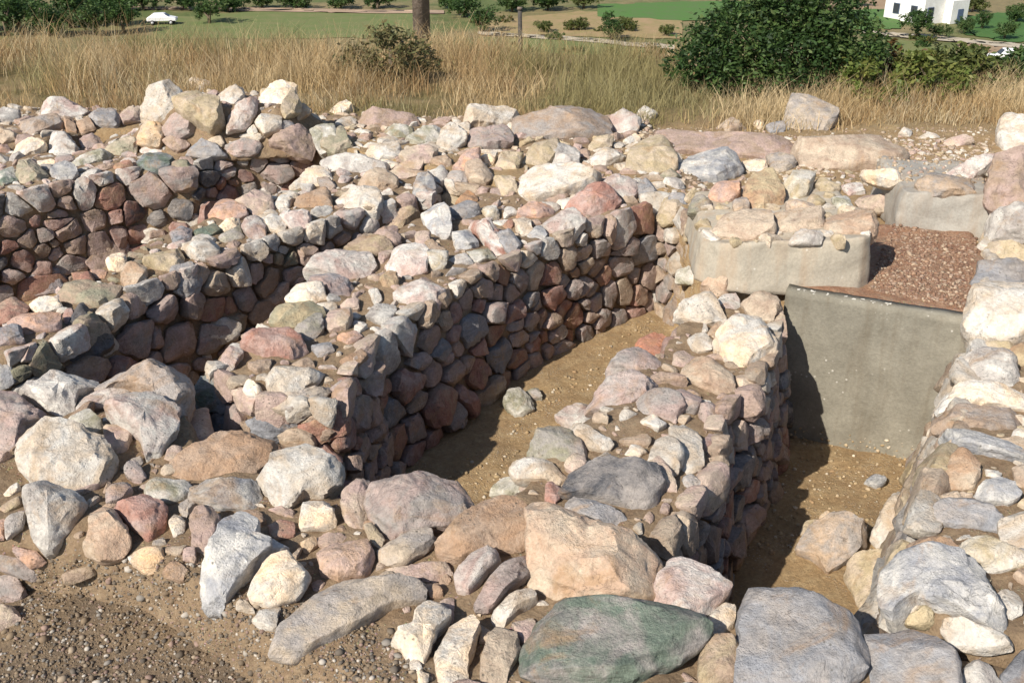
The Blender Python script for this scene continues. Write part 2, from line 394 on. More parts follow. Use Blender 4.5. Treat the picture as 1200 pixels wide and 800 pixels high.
slab = empty('concrete_slab', ((pl.x + pr.x) / 2, pl.y, -.8), 'upright grey concrete slab retaining red earth at the head of the right pit', 'concrete slab')
dv = Vector((pr.x + .12 - pl.x, pr.y - .05 - pl.y)); L = dv.length; dv.normalize(); nv = Vector((-dv.y, dv.x))
def slabpt(u, t, z): return (pl.x + dv.x * u + nv.x * t, pl.y + dv.y * u + nv.y * t, z)
SV = []; SF = []
nu, nw = 30, 26
for (t, sgn) in ((0, 1), (.085, -1)):
    for j in range(nw + 1):
        for i in range(nu + 1):
            u, z = L * i / nu, -.85 + .875 * j / nw
            k = noise.fractal((u * 3, z * 3, t * 9 + 2), .9, 2, 4) * .003
            zz = z + (noise.noise((u * 14, t * 30, 1)) * .006 if j == nw else 0)
            SV.append(slabpt(u, t - sgn * k, zz))
    b0 = 0 if sgn == 1 else (nu + 1) * (nw + 1)
    for j in range(nw):
        for i in range(nu):
            a = b0 + j * (nu + 1) + i; q = (a, a + 1, a + nu + 2, a + nu + 1); SF.append(q if sgn == 1 else q[::-1])
bo = (nu + 1) * (nw + 1)
for i in range(nu):
    a = nw * (nu + 1) + i; SF.append((a, a + 1, a + bo + 1, a + bo))
for j in range(nw):
    a = j * (nu + 1); SF.append((a, a + nu + 1, a + nu + 1 + bo, a + bo)); a += nu; SF.append((a, a + bo, a + nu + 1 + bo, a + nu + 1))
so = mesh_obj('panel', SV, SF, M_CONC, slab); add_bvh(so)
# a thin crumbling crest of white lime along the slab's top edge
M_LIME = flat_mat('lime', (.62, .60, .55), (.45, .42, .36), 30, .95, .01)
LV, LF = [], []
for _ in range(46):
    u = random.choice((random.uniform(.02, .2), random.uniform(.02, .6), random.uniform(.3, .5))) * L / .62 * .72
    a, f = cuboid(0, 0, 0, 1, 1, 1); sx, sy, sz = random.uniform(.006, .03), random.uniform(.006, .02), random.uniform(.003, .011); q0 = random.uniform(0, .05)
    LV, LF = join((LV, LF), ([slabpt(u + sx * (x - .5) * random.uniform(.5, 1), q0 + sy * y * random.uniform(.4, 1), .018 + sz * z * random.uniform(.3, 1.1)) for (x, y, z) in a], f))
mesh_obj('lime_crest', LV, LF, M_LIME, slab, smooth=False)
# low grey slab behind the red earth
a, b_ = at(1052, 268, -.03), at(1168, 276, -.03)
gs = core('stone_slab', [Vector((a.x, a.y)), Vector((b_.x, b_.y)), Vector((b_.x + .1, b_.y + .75)), Vector((a.x + .1, a.y + .75))], .20, -.1, None, .02, concrete_material('grey_slab', (.36, .34, .30), (.30, .27, .23), (.30, .22, .15)), .02, .025)
tag(gs, 'low flat-faced grey slab at the back of the red earth patch', 'slab')

bvh = BVHTree.FromPolygons(BVH_V, BVH_F)

# ------------------------------------------------------------------ stones
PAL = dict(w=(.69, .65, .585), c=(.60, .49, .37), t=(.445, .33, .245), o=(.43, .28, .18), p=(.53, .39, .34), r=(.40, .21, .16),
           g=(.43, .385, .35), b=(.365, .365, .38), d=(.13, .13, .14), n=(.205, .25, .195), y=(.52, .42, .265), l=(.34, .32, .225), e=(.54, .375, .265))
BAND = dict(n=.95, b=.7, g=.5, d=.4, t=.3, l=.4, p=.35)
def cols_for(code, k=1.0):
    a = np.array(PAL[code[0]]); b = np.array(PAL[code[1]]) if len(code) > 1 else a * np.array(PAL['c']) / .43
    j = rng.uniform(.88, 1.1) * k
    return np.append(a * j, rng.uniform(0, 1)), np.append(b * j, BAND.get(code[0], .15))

def chaikin(P, it=1, q=.2):
    for _ in range(it):
        Q = np.roll(P, -1, 0); P = np.stack([P * (1 - q) + Q * q, P * q + Q * (1 - q)], 1).reshape(-1, 2)
    return P
def resample(P, m):
    Q = np.vstack([P, P[:1]]); s = np.r_[0, np.cumsum(np.linalg.norm(np.diff(Q, axis=0), axis=1))]
    t = np.linspace(0, s[-1], m, endpoint=False)
    return np.stack([np.interp(t, s, Q[:, 0]), np.interp(t, s, Q[:, 1])], 1)
def rock(P, top, bot, M=36, K=16, cuts=8, amp=.05, flat=.36, slab=False):
    """a stone with plan P (local a,b), rising top above the outline plane and bot below it; returns local verts, faces"""
    P = np.asarray(P, float); A = 0.0
    for i in range(len(P)): A += P[i - 1, 0] * P[i, 1] - P[i, 0] * P[i - 1, 1]
    if A < 0: P = P[::-1]
    O = resample(chaikin(P, 1, .06 if M > 60 else .09), M); c = O.mean(0); D = O - c
    size = math.sqrt(max(1e-6, abs(A) / 2)) * 1.2
    ph = np.linspace(0, math.pi, K + 2)[1:-1]
    rr = np.sin(ph) ** flat; hh = np.sign(np.cos(ph)) * np.abs(np.cos(ph)) ** .8
    hh = np.where(hh > 0, hh * top, hh * bot)
    # lower half keeps narrowing a little so that the stone sits in its bed
    rr = np.where(np.cos(ph) < 0, rr * (1 - .18 * np.abs(np.cos(ph))), rr)
    V = np.concatenate([[[c[0], c[1], top]], np.concatenate([np.c_[c + D * r, np.full(M, h)] for r, h in zip(rr, hh)]), [[c[0], c[1], -bot]]])
    ctr = np.array([c[0], c[1], 0.0])
    for q_ in range(cuts):
        ang = rng.uniform(0, 2 * math.pi)
        if q_ == 0: s, lim = (rng.uniform(.02, .1), .42) if slab else (rng.uniform(.05, .30), rng.uniform(.50, .78))      # one broad flat top
        elif q_ < cuts * .55: s, lim = rng.uniform(.35, 1.0), rng.uniform(.60, .84)
        else: s, lim = rng.uniform(1.0, 2.6), rng.uniform(.84, .95)
        nn = np.array([math.cos(ang) * s, math.sin(ang) * s, 1.0]); nn /= np.linalg.norm(nn)
        dd = (V - ctr) @ nn; lim = dd.max() * lim; ov = np.maximum(dd - lim, 0)
        V = V - ov[:, None] * nn * .98
    sd = rng.uniform(-50, 50, 3); f1 = 1.7 / size; f2 = 5.5 / size
    W = V - ctr; ln = np.linalg.norm(W, axis=1, keepdims=True) + 1e-9; dirn = W / ln
    k = (pn(V * f1 + sd) * amp + (.25 - np.abs(pn(V * f2 + sd))) * amp * .9 + (.25 - np.abs(pn(V * f2 * 2.7 + sd))) * amp * .32) * size
    bd = rng.normal(size=3) * [.5, .5, 1]; bd /= np.linalg.norm(bd); lay = (W @ bd) / size
    k = k + pn(np.stack([lay * 9 + sd[0], lay * 0 + sd[1], (W[:, 0] * .8) / size + sd[2]], 1)) * amp * .38 * size
    V = V + dirn * k[:, None]
    F = [(0, 1 + i, 1 + (i + 1) % M) for i in range(M)]
    for r in range(K - 1):
        b = 1 + r * M
        F += [(b + i, b + M + i, b + M + (i + 1) % M, b + (i + 1) % M) for i in range(M)]
    b = 1 + (K - 1) * M; e = len(V) - 1
    F += [(b + (i + 1) % M, b + i, e) for i in range(M)]
    return V, F

GROW = 1.09
STONES = []      # (centre, radius) of every placed stone, for the fillers
def frame(n):
    n = n.normalized(); a = Vector((1, 0, 0)) - n * n.x; a.normalize(); return a, n.cross(a), n
def traced(poly, code, thk=1.0, tilt=.35, name='stone', detail=1.0, deep=None):
    """stand a stone where the photograph shows it: rest it on the surface its outline covers"""
    px = np.array(poly, float); c = px.mean(0); pts = np.vstack([c, c + (px - c) * .55])
    hits = []
    for q in pts:
        loc, nrm, idx, dist = bvh.ray_cast(CAM, ray(*q).normalized())
        if loc is not None: hits.append((dist, loc, nrm))
    hits.sort(key=lambda h: h[0]); h = hits[int(len(hits) * .3)]
    near = [q for q in hits if abs(q[0] - h[0]) < .25]
    nrm = sum((q[2] for q in near), Vector((0, 0, 0))).normalized()
    base = CAM + ray(*c).normalized() * h[0]
    tc = (CAM - base).normalized()
    n = (nrm * (1 - tilt) + tc * tilt + Vector((0, 0, .25))).normalized()
    A, B, n = frame(n)
    # size first, then lift the plan by part of the thickness
    def proj(p0):
        out = []
        for q in px:
            d = ray(*q); t = (p0 - CAM).dot(n) / d.dot(n); w_ = CAM + d * t - p0; out.append((w_.dot(A), w_.dot(B)))
        return np.array(out)
    P = proj(base); ext = P.max(0) - P.min(0); mn = ext.min()
    T = min(mn * .58, .28) * thk
    p0 = base + n * (T * (.16 if deep is None else deep)); P = proj(p0)
    mx = max(ext); M = int(np.clip(mx * 190, 28, 84) * detail); K = max(12, int(M * .45))
    V, F = rock(P, T * .44, T * .80, M, K, cuts=9, amp=.042 if thk < .95 or mx > .5 else .058, slab=thk < .95)
    cx = np.array([V[:, 0].mean(), V[:, 1].mean(), V[:, 2].min()])
    org = p0 + A * cx[0] + B * cx[1] + n * cx[2]
    Rm = np.array([A, B, n]).T
    W = (V - cx) @ Rm.T
    ca, cb = cols_for(code)
    o = mesh_obj(name, W, F, M_STONE, None, {'col_a': np.tile(ca, (len(W), 1)), 'col_b': np.tile(cb, (len(W), 1))})
    o.location = org
    STONES.append((np.array(p0 + A * cx[0] + B * cx[1]), math.sqrt(ext[0] * ext[1] / math.pi) * .74))
    return o, ext

# wall | colours | short name when the stone stands out | outline in photo pixels | thickness factor
TRACED = '''
G|gp|grey pitted boulder with a pink patch|0,457 20,460 42,476 60,492 30,503 20,535 -12,540 -14,470
G|wb|small whitish stone touching the left frame edge|-8,425 14,429 19,446 8,455 -8,455
G|wg|three-lobed whitish stone beside brown flat rock|22,455 45,456 66,440 110,438 116,455 90,465 85,485 70,492 55,480 42,470
G|tg|brown flat rock with a steep shaded end|112,440 150,424 215,437 223,470 206,512 192,520 180,470 150,458 115,455
G|wp||92,468 120,458 152,457 156,470 120,480 93,483
G|wp|split white and mauve rock|152,462 190,463 210,480 206,505 186,537 172,538 164,510 140,492 122,478
G|wl|small round lichened pebble|80,493 105,483 122,500 115,511 86,506|1.3
G|cp|pinkish egg-shaped stone|122,500 140,497 155,512 150,528 140,535 122,522|1.3
G|cw|big tan boulder with dark lichen along its top|22,512 42,499 76,500 125,520 140,541 131,560 115,578 80,578 36,562 22,545|1.2
G|gp||145,546 158,540 171,557 162,568 146,556
G|pg||125,572 150,563 156,575 140,588 125,590
G|wg|white wedge-shaped stone with a dark right side|30,580 55,572 96,580 100,590 86,610 62,641 48,640 35,620|1.3
G|w||2,578 20,565 26,573 6,588
G|yt||0,592 22,580 27,592 4,606
G|wg||6,606 22,595 30,604 26,618 8,631
G|p||-8,612 5,606 5,632 -8,632
G|p||15,640 44,646 54,660 40,668 20,652
G|pg|pink and grey leaning slab|-4,650 16,652 46,668 40,682 10,672 -6,664
G|gp|dark-veined stone in the lower left corner|-10,672 22,680 33,695 25,707 -10,703
G|cp||-10,709 20,712 26,726 0,737 -10,736
G|yt|small yellow cobble lying on gravel|70,673 91,666 108,663 113,672 92,683 78,686|1.4
G|ec|crumbling peach stone|105,592 124,590 148,620 152,640 140,655 115,655 98,645 108,625
G|rp|reddish wedge with a pale edge|132,594 160,581 196,592 191,625 180,640 152,612
G|c|cream stone at the edge of the gravel|155,645 190,640 196,665 172,673 155,661
G|w|small white stone deep in a dark hollow|199,612 205,598 217,610 216,625 204,629|1.4
G|wl|pale green oblong stone|167,573 185,562 215,562 228,570 220,584 195,589 175,584|1.1
G|bw|blue-grey oblong stone|225,576 240,563 275,565 300,567 314,580 311,597 290,598 255,596 226,586|1.1
G|ot|broad orange-brown rock|190,546 215,530 260,512 286,515 326,522 320,540 296,562 240,562 202,560
G|wc|knobbly cream-white rock|298,561 318,550 322,537 360,532 398,550 398,567 378,584 356,580 335,598 322,590 315,575|1.2
G|w|upright square white stone|356,584 378,580 390,590 395,622 375,620 353,623|1.3
G|tp|upright tan stone|225,600 246,592 259,610 250,640 232,658 224,640
G|rt||310,606 345,610 346,628 320,629|.7
G|wb|white stone with a bluish knob on top|258,622 280,606 301,612 302,630 335,640 320,650 300,665 280,682 260,713 240,712 235,690 245,660|1.15
G|w|white stone lying at the gravel's edge|289,692 305,665 325,655 366,657 363,678 345,700 320,709 295,706|1.1
G|ep|round pinkish tan stone|374,646 395,632 425,632 438,650 430,672 400,681 378,671|1.2
G|gc|long grey stone half sunk in gravel|319,762 330,735 365,705 386,686 440,680 491,682 493,696 455,706 402,740 340,769|.8
G|pc|peach end stone of crumbly texture|400,578 415,563 432,562 436,590 430,621 415,620 402,606
G|gp|large mauve-grey slab|430,572 450,557 500,565 540,575 558,595 545,613 520,616 495,621 460,628 445,615 432,597
G|gc|greyish stone with a dark notch|446,640 470,625 500,618 513,633 495,650 470,661 445,660
G|pc|long flat pinkish stone|452,668 460,661 520,660 529,672 525,683 460,681
G|to|brown arched rock|515,640 555,600 580,587 602,590 626,606 626,625 606,640 560,645 520,660|1.1
G|wp|white and pink chunky stone|533,671 550,650 580,640 586,655 566,676 550,693 535,690|1.1
G|gp|long mauve-grey stone set on a slant|556,703 590,660 620,648 623,671 596,690 575,713 557,713
G|ec|big tan squared block|625,610 632,597 700,618 760,640 777,656 775,680 756,699 700,701 640,701 624,687|1.2
G|pw|pink mottled stone beside the tan block|767,691 790,655 830,665 856,685 853,696 831,716 815,728 770,706|1.25
G|w|small bright white stone by the big grey slab|828,727 845,704 862,708 859,735 840,748 827,741|1.4
G|ng|big green slab|611,762 634,715 660,703 752,700 800,712 827,738 816,756 790,776 740,791 690,798 640,798 612,787|.9
G|yt|rounded tan cobble|819,767 835,748 856,748 869,766 863,796 840,804 820,796|1.5
G|gb|big grey slab with bluish cracks|864,702 876,692 920,700 970,705 1006,725 1018,755 1011,780 985,802 900,830 868,810 868,760|.8
G|gb|grey flat slab|1008,737 1021,726 1060,730 1100,745 1121,770 1123,812 1010,815 1016,770|.8
G|wb|big bluish white rock|1037,718 1040,680 1060,660 1090,652 1141,655 1156,670 1166,700 1186,731 1165,734 1120,716 1080,708 1050,729|1.2
G|yl|yellowish lichened stone|1048,727 1060,709 1090,712 1093,729 1080,736 1052,733|1.2
G|cw|cream loaf-shaped stone|1105,727 1121,722 1160,735 1185,746 1186,763 1160,769 1125,761 1108,746|1.3
G|gw||1127,792 1140,773 1160,782 1179,802 1160,816 1128,815
G|bd|dark blue-grey stone in the lower right corner|1172,790 1200,761 1222,790 1210,812 1178,808
G|w|white stone with a narrow waist|455,748 483,740 486,718 505,703 528,712 527,726 512,740 505,760 497,782 480,776|1.3
G|w|tall white stone standing beside the narrow-waisted one|508,790 515,760 528,735 552,724 562,735 556,752 550,775 548,806 512,812|1.4
G|wc||577,718 600,700 625,688 628,702 610,714 590,735 580,732
G|ct|tall tan stone left of green slab|563,770 578,742 590,730 605,742 608,758 598,785 588,812 565,812|1.3
G|w|small white chip under the narrow-waisted stone|488,786 503,788 502,798 491,803
G|cy|yellow slab half in shadow|988,667 1005,652 1060,648 1046,668 1038,716 1010,723 1000,692|1.1
G|to||495,683 515,683 520,698 505,700
G|c||352,636 368,630 373,640 358,650|1.2
G|pt||215,640 228,640 230,660 215,655
G|g||245,612 256,600 262,612 255,622
G|yc|small yellowish wedge beside the mauve slab|426,616 434,612 452,630 446,642 436,636
F|g|rounded grey boulder sitting on the pit floor|935,641 950,620 985,607 1011,615 1016,635 990,656 970,669 958,656|1.2
F|cw|long cream stone leaning toward the pit|1021,630 1050,585 1060,565 1076,565 1081,590 1066,620 1050,641 1035,646|1.1
F|wc||1081,586 1095,572 1111,588 1085,600
F|wb|pale blue-white stone|1140,582 1155,562 1180,560 1196,580 1182,591 1150,589|1.3
F|gb|grey layered flat stone|1074,607 1100,590 1145,587 1171,600 1173,621 1150,622 1100,619 1076,617
F|cw|cream boulder at the right frame edge|1171,612 1200,599 1215,620 1210,645 1175,640
F|wy|long pale speckled stone|1119,642 1150,630 1190,645 1212,660 1165,668 1125,660
F|to||1060,641 1100,625 1121,640 1118,655 1080,657
F|oc|orange boulder|1104,557 1120,527 1141,530 1149,555 1138,573 1112,571|1.2
F|wp||1074,546 1090,534 1101,550 1100,571 1078,566
F|w|thin white upright sliver by the concrete slab|1086,506 1092,500 1099,506 1099,526 1089,531|1.2
F|wc|big white shell-like boulder with swirled rings|1130,376 1140,345 1165,329 1205,334 1218,360 1208,392 1170,404 1150,401 1135,391|1.3
F|yc||1127,417 1150,402 1191,402 1186,412 1140,420
F|gw||1122,428 1150,414 1191,419 1196,446 1160,456 1128,449
F|w|large white flat stone on the right wall's slope|1094,472 1120,450 1155,447 1212,460 1212,482 1150,476 1100,486
F|tg|tan layered stone beneath the large white one|1088,492 1110,475 1196,482 1212,502 1150,512 1094,502
F|yo|small orange-yellow stone near the swirled boulder|1181,412 1206,400 1210,424 1184,429
F|bw|bluish layered stone|1099,508 1140,507 1202,525 1206,541 1150,532 1105,522
F|ct||1150,518 1190,512 1212,520 1205,530 1170,526
F|ct||1187,547 1205,538 1214,570 1192,572
F|cw|squared cream boulder topmost on the right wall|1169,168 1174,135 1205,131 1222,150 1216,186 1176,181|1.3
F|tp|large tan boulder under the squared cream one|1154,228 1165,186 1205,180 1222,210 1212,242 1166,242|1.2
F|wg|white pitted boulder|1154,267 1166,244 1205,243 1220,265 1212,287 1164,287|1.2
F|yc||1148,311 1156,286 1205,286 1214,300 1202,310
F|bg|blue-grey stone above the swirled boulder|1139,336 1150,309 1205,311 1214,326 1200,337
F|wp||1110,205 1140,190 1168,178 1172,184 1152,200 1135,212 1112,213
F|g||1075,217 1100,205 1140,212 1148,226 1100,232 1080,228
F|ct||1098,578 1120,575 1132,588 1110,592
F|tg||1178,640 1205,646 1210,662 1185,655
F|bw|small blue-grey stone lying alone on the pit floor|1012,566 1022,557 1036,556 1038,565 1028,571|1.2
F|c||960,606 968,600 978,604 976,613 964,614|1.3
F|yc||936,624 946,612 958,608 962,618 948,628
K|yo|yellow-orange squared stone|872,237 880,205 906,203 919,235 916,248 881,248|1.2
K|wy||914,226 930,207 956,204 946,228 925,236|1.1
K|yc||954,216 974,208 986,222 966,231|1.1
K|wp|small pinkish white stone by the white flat slab|984,213 1005,211 1013,228 995,233|1.2
K|wl||974,232 995,231 1001,246 985,251
K|w|bright white flat slab|1010,203 1050,200 1054,213 1041,221 1012,214
K|ec|peach flat stone on the front right corner|967,276 972,252 1010,249 1026,258 1025,276|1.1
K|wg|thin white stone on the block's front edge|924,286 935,270 964,271 961,286
K|ct|broad tan flat stone along the front edge|836,274 842,248 880,245 904,249 906,272 880,279|.9
K|tc||906,270 908,248 940,246 962,246 967,264 940,270|.9
K|g||920,240 940,236 955,242 945,252 925,250
K|pc||1000,236 1020,225 1040,226 1036,246 1012,248
H|gc|grey white boulder standing highest by the dry grass|919,147 928,120 950,117 978,125 982,141 965,154 940,153|1.3
H|tc|big domed tan boulder|923,198 932,174 952,158 990,149 1034,156 1058,174 1054,195 1030,199 990,200|1.05
H|bw|blue-grey banded slab|795,201 805,182 840,177 866,183 869,200 840,213 815,211
H|w||868,193 890,185 902,200 880,206
H|pt|long low pinkish flat slab|745,186 755,160 800,152 890,158 931,162 920,182 860,182 800,178|.6
H|gc||898,182 920,175 932,195 906,212
H|b||779,233 800,225 806,240 782,244|1.2
H|gl|grey lichened stone beside a dark hollow|804,247 812,230 832,233 830,250 806,252|1.2
H|p|pinkish stone behind the concrete-faced block's left edge|830,230 845,214 869,215 866,232 845,239|1.1
H|g||859,237 875,228 880,250 862,252
H|w||774,187 795,179 799,190 780,196
H|wc||1052,158 1060,151 1070,153 1066,161 |1.3
H|wc||1072,162 1090,155 1102,161 1090,166
H|cp||1104,168 1125,160 1142,166 1120,172
H|w||882,146 890,138 896,146 890,156|1.3
H|gb||898,150 906,141 918,144 920,154 904,157|1.2
H|ct||836,150 860,141 876,149 850,157
H|tp|flat pinkish slab at the foot of the dry grass|416,137 430,130 481,132 491,145 470,155 430,150
H|lw||448,152 485,147 482,160 455,164
H|lc|greenish tan slab right of the rubble mound|376,172 385,145 402,150 414,172 395,182
H|w||384,131 405,122 417,130 400,139|1.2
H|lw||474,167 500,150 521,155 516,171
H|wc|knobbly white stone left of the grey pink one|511,172 525,147 544,147 546,165 530,176|1.2
H|cw|long cream stone under the dry grass|544,152 548,130 570,126 606,133 601,146 555,149|1.2
H|gp|grey pink banded stone|549,173 556,152 580,147 603,150 601,168 570,174|1.1
H|tg|largest squared brown-grey block|604,167 605,137 640,131 690,132 711,140 713,158 670,166|1.3
H|p||529,202 540,178 563,176 561,196 548,202
H|w|small white cube-like stone|564,187 575,177 583,180 579,193 568,194|1.4
H|yc||581,197 586,178 600,170 613,180 606,201
H|yc|yellow cream stone before the squared block|607,197 625,170 650,166 661,175 641,191 615,200
H|gw|grey white faceted stone|644,191 657,168 679,178 676,196
H|cy||689,176 695,163 719,160 716,172 695,178
H|wc|white flat stone right of the faceted one|689,191 705,178 726,172 731,186 710,198 695,196
H|wp||714,142 735,130 749,142 746,156 720,156|1.1
H|w||745,137 758,127 772,131 761,142 750,151
H|w||730,167 745,157 752,165 742,171
H|wc|largest rounded white boulder|609,228 615,205 635,191 660,197 701,205 696,222 660,233 625,238|1.2
H|yc|broad yellowish mound-like boulder|734,203 740,178 765,164 792,175 792,200 760,207
H|yc||578,206 600,204 607,226 590,232
H|ct||545,196 560,188 580,200 570,214 550,212
H|wc||430,178 445,168 470,172 466,186 440,186
H|pc||470,186 490,172 512,176 508,190 484,196
H|co||505,190 520,180 530,192 522,202
H|pt||695,140 715,134 720,150 706,160
H|w||650,238 668,232 690,236 680,244 660,246
H|wg||776,214 792,208 804,218 794,226
H|lc||770,206 790,200 800,206 784,212
M|cw|slanting cream slab|163,142 178,108 200,97 211,105 206,130 190,141|1.2
M|w|topmost white stone|221,99 230,94 241,97 249,105 235,114 225,109|1.3
M|yc|broad yellowish rock|204,117 230,105 256,115 261,140 245,151 225,140 209,130|1.2
M|wc||257,112 275,104 286,104 286,115 270,126 258,121|1.2
M|wp||279,122 300,112 302,130 286,150 265,156 267,136|1.1
M|w|white wedge at the top right|304,112 330,102 346,105 341,120 325,126 305,123|1.2
M|cy||339,107 351,110 354,130 336,136 329,126|1.2
M|cw|rounded cream stone|299,142 310,133 329,135 329,150 310,158|1.3
M|bg||327,144 345,140 347,150 330,153
M|pg|flat mauve-grey stone|191,152 200,135 231,137 226,155 205,163 195,159
M|c||159,167 170,145 189,145 192,160 185,172
M|ro|small red stone|159,167 173,155 186,163 170,174|1.2
M|w||288,152 298,146 302,156 292,160|1.3
M|wp||240,112 256,118 250,128 238,122|1.2
M|co||345,128 358,122 364,134 350,140|1.2
C|w|brightest white stone|9,187 20,168 36,163 56,170 53,181 30,184|1.2
C|wg||54,177 60,160 80,161 93,175 86,191 65,191|1.2
C|wl|pale long stone streaked with lichen|84,197 95,185 120,174 136,180 125,189 95,198|1.1
C|lc|greenish yellow stone with a shaded side|119,177 150,159 161,165 159,181 140,186|1.1
C|cl||19,216 25,190 36,190 56,200 51,213|1.2
C|bw|rounded blue-grey stone|59,202 78,190 91,203 80,211 62,209|1.3
C|wn||-6,212 3,199 16,197 20,216 4,222
C|w||44,187 64,190 61,198 45,194
C|gp||94,167 115,161 121,172 100,179
C|wp|pale stone below the red stone|164,176 185,166 191,180 170,183|1.2
C|nb|dark teal stone|159,187 190,182 206,190 201,201 175,202
C|lt||199,192 215,187 224,195 221,206 205,207|1.2
C|p||-8,172 10,168 13,180 0,187
C|bg||219,182 235,162 256,172 266,183 240,187|1.1
C|cy||234,167 260,159 263,172 245,174
C|tp|tan boulder overhanging the shaded face|314,167 330,155 352,150 371,165 366,187 350,182|1.1
C|lw|pale lichened flat rock|359,152 390,144 402,175 376,180
C|tp||190,164 212,158 222,170 205,180
C|ro||132,196 150,190 160,198 146,206
C|gp||262,172 285,164 308,168 300,180 275,182
C|wc||280,160 296,154 312,160 300,168
D|wp|broad pale pinkish slab|40,131 50,122 95,121 104,135 90,142 45,139
D|gw||-10,130 25,131 20,146 -8,146
D|tg|tan overhanging slab|24,142 70,137 73,150 40,160 25,153
D|gb|grey stone with a dark facet|104,132 130,127 141,138 136,151 110,146|1.1
D|ot||74,137 85,137 90,155 78,154
D|to||89,144 105,140 112,152 95,157
D|cp||139,132 165,119 167,140 145,143
D|ct||-8,152 20,152 20,166 -4,170
B|bp|pale blue-pink flat slab|29,347 35,325 55,313 78,312 83,325 60,347
B|w||33,356 40,350 65,351 76,363 45,368
B|tl|tan lichened slab jutting over the near end|60,347 95,330 140,335 136,350 118,366 85,356
B|w||80,312 95,300 106,305 104,316 82,319|1.2
B|tp|long tan leaning slab|99,307 125,283 156,277 151,300 125,316 107,316
B|w|egg-shaped white stone|124,307 135,296 148,302 146,315 130,319|1.3
B|oc|orange stone with a shaded right side|142,326 150,311 171,313 171,329 152,344|1.3
B|ro||84,321 105,317 111,330 90,336
B|p||106,319 125,316 123,326 110,328
B|wc|flat white oblong stone|156,277 175,268 196,270 196,281 170,286
B|cy|cream and yellow rough stone|164,302 185,293 206,290 216,305 206,323 185,316|1.2
B|cw||204,257 232,250 239,262 220,269
B|bp||199,273 225,267 226,285 205,288|1.1
B|wc||212,292 235,279 256,285 256,300 230,306|1.1
B|nl|dark green rounded stone|224,277 250,261 261,270 240,281
B|gb|tall grey-blue stone at the wall's shaded edge|199,312 225,307 239,325 226,351 200,341|1.2
B|tr||-4,357 15,345 34,360 25,376 -4,380
B|p|pink oblong stone with a dark front|9,377 35,367 71,370 69,386 35,393
B|bp||-8,385 25,384 29,400 -6,406
B|d|dark pyramidal boulder|71,400 95,357 110,365 128,395 131,405 110,421 85,426|1.3
B|pr||74,367 85,359 87,376 76,380
B|p||244,252 260,234 286,240 291,255 260,260
B|cp|flat peach stone|276,237 300,224 319,230 321,245 300,254
B|wp||299,227 320,211 341,215 336,226 310,229
B|w|peaked white stone|341,224 360,205 372,194 386,200 389,216 365,223|1.2
B|to|brown rounded stone beneath the peaked white one|344,232 370,222 386,228 389,246 370,252 350,243
B|wc||319,242 335,225 344,232 336,248
B|w||254,264 280,258 283,270 260,273
B|pw||281,264 305,255 313,265 311,281 295,279|1.1
B|gl||257,277 280,264 286,280 262,287
B|cw||304,257 325,249 336,262 331,276 315,271
B|wp||329,257 350,242 364,250 361,269 345,271
B|wc|white rounded stone with a dark mouth-like hollow|394,234 410,225 440,224 451,238 440,251 405,246|1.1
B|ct||419,214 440,203 466,205 463,221 430,226
B|wg|long grey-white flat slab|379,192 400,184 456,190 451,201 410,204 382,202
B|w||429,187 450,177 461,190 440,194
B|cp||449,202 470,189 496,190 491,206 465,213
B|bw|rounded bluish stone near the far end|484,227 490,205 506,200 511,222 495,233|1.2
B|gw||504,202 520,194 529,210 521,221 510,216
B|tg||524,202 546,199 547,218 528,219
B|g||268,246 284,240 290,250 276,258
B|tg||372,208 386,204 394,220 380,228
A|ty|rounded tan stone at the left edge|447,264 460,245 480,242 498,255 480,269|1.2
A|pt||434,274 465,265 469,286 450,292
A|ty|brown flat-topped stone|399,287 420,273 456,285 461,298 430,301
A|wp|large whitish rough boulder|357,312 385,298 430,296 443,310 431,326 420,333 385,323 360,319|1.1
A|wp|cream upright boulder|454,307 465,288 490,282 501,295 499,319 480,327 460,319|1.2
A|pw|pink-tinged loaf-shaped stone|462,347 470,331 505,331 519,345 513,361 480,362|1.2
A|wb|tall blue-white stone|494,252 510,238 526,240 529,270 521,293 505,276|1.2
A|yo||444,324 455,315 466,320 466,334 450,336|1.2
A|cp||486,274 505,271 501,292 487,289
A|wy||499,297 525,294 521,313 505,316|1.2
A|wb||529,272 545,264 561,285 548,293 535,291
A|rw|red and white streaked stone|549,262 570,259 591,280 596,298 580,301 562,279
A|bg||579,272 600,269 611,285 601,301 590,291|1.1
A|wl||547,295 572,291 581,303 555,311
A|gb||524,247 545,237 566,248 550,259 530,256
A|o|small orange stone|534,237 550,224 561,235 548,242
A|wy||559,242 580,239 586,255 572,259
A|ro||589,264 600,257 603,265 596,272
A|wc||604,264 620,254 626,275 612,279|1.1
A|tp|round tan stone on the left edge|301,357 315,335 336,330 337,352 310,363
A|w|white flat-topped brick-like stone|334,352 345,338 375,334 384,350 375,356 340,356|1.2
A|pw||334,327 350,316 363,325 345,334
A|bp|long bluish pointed stone|356,322 385,325 419,340 401,358 390,356 380,341
A|ly|yellow-green lichened stone|314,377 330,357 375,359 379,372 340,384
A|gl||284,374 300,361 321,365 316,379
A|gl||344,387 375,367 379,385 365,398 345,396
A|cp||377,377 390,361 416,365 406,386 385,387
A|gw|grey-white pointed stone at the right edge|427,369 440,358 461,356 466,370 455,383 440,379
A|cw||431,339 440,334 448,350 440,359
A|rp|big salmon-red stone|282,402 300,383 330,384 363,410 350,421 325,421 300,411|1.1
A|cw|cream knob at the near left corner|229,395 245,377 265,372 281,382 276,401 250,407|1.2
A|cw||236,417 245,406 251,430 245,437
A|pw||249,432 265,410 280,404 286,415 270,441
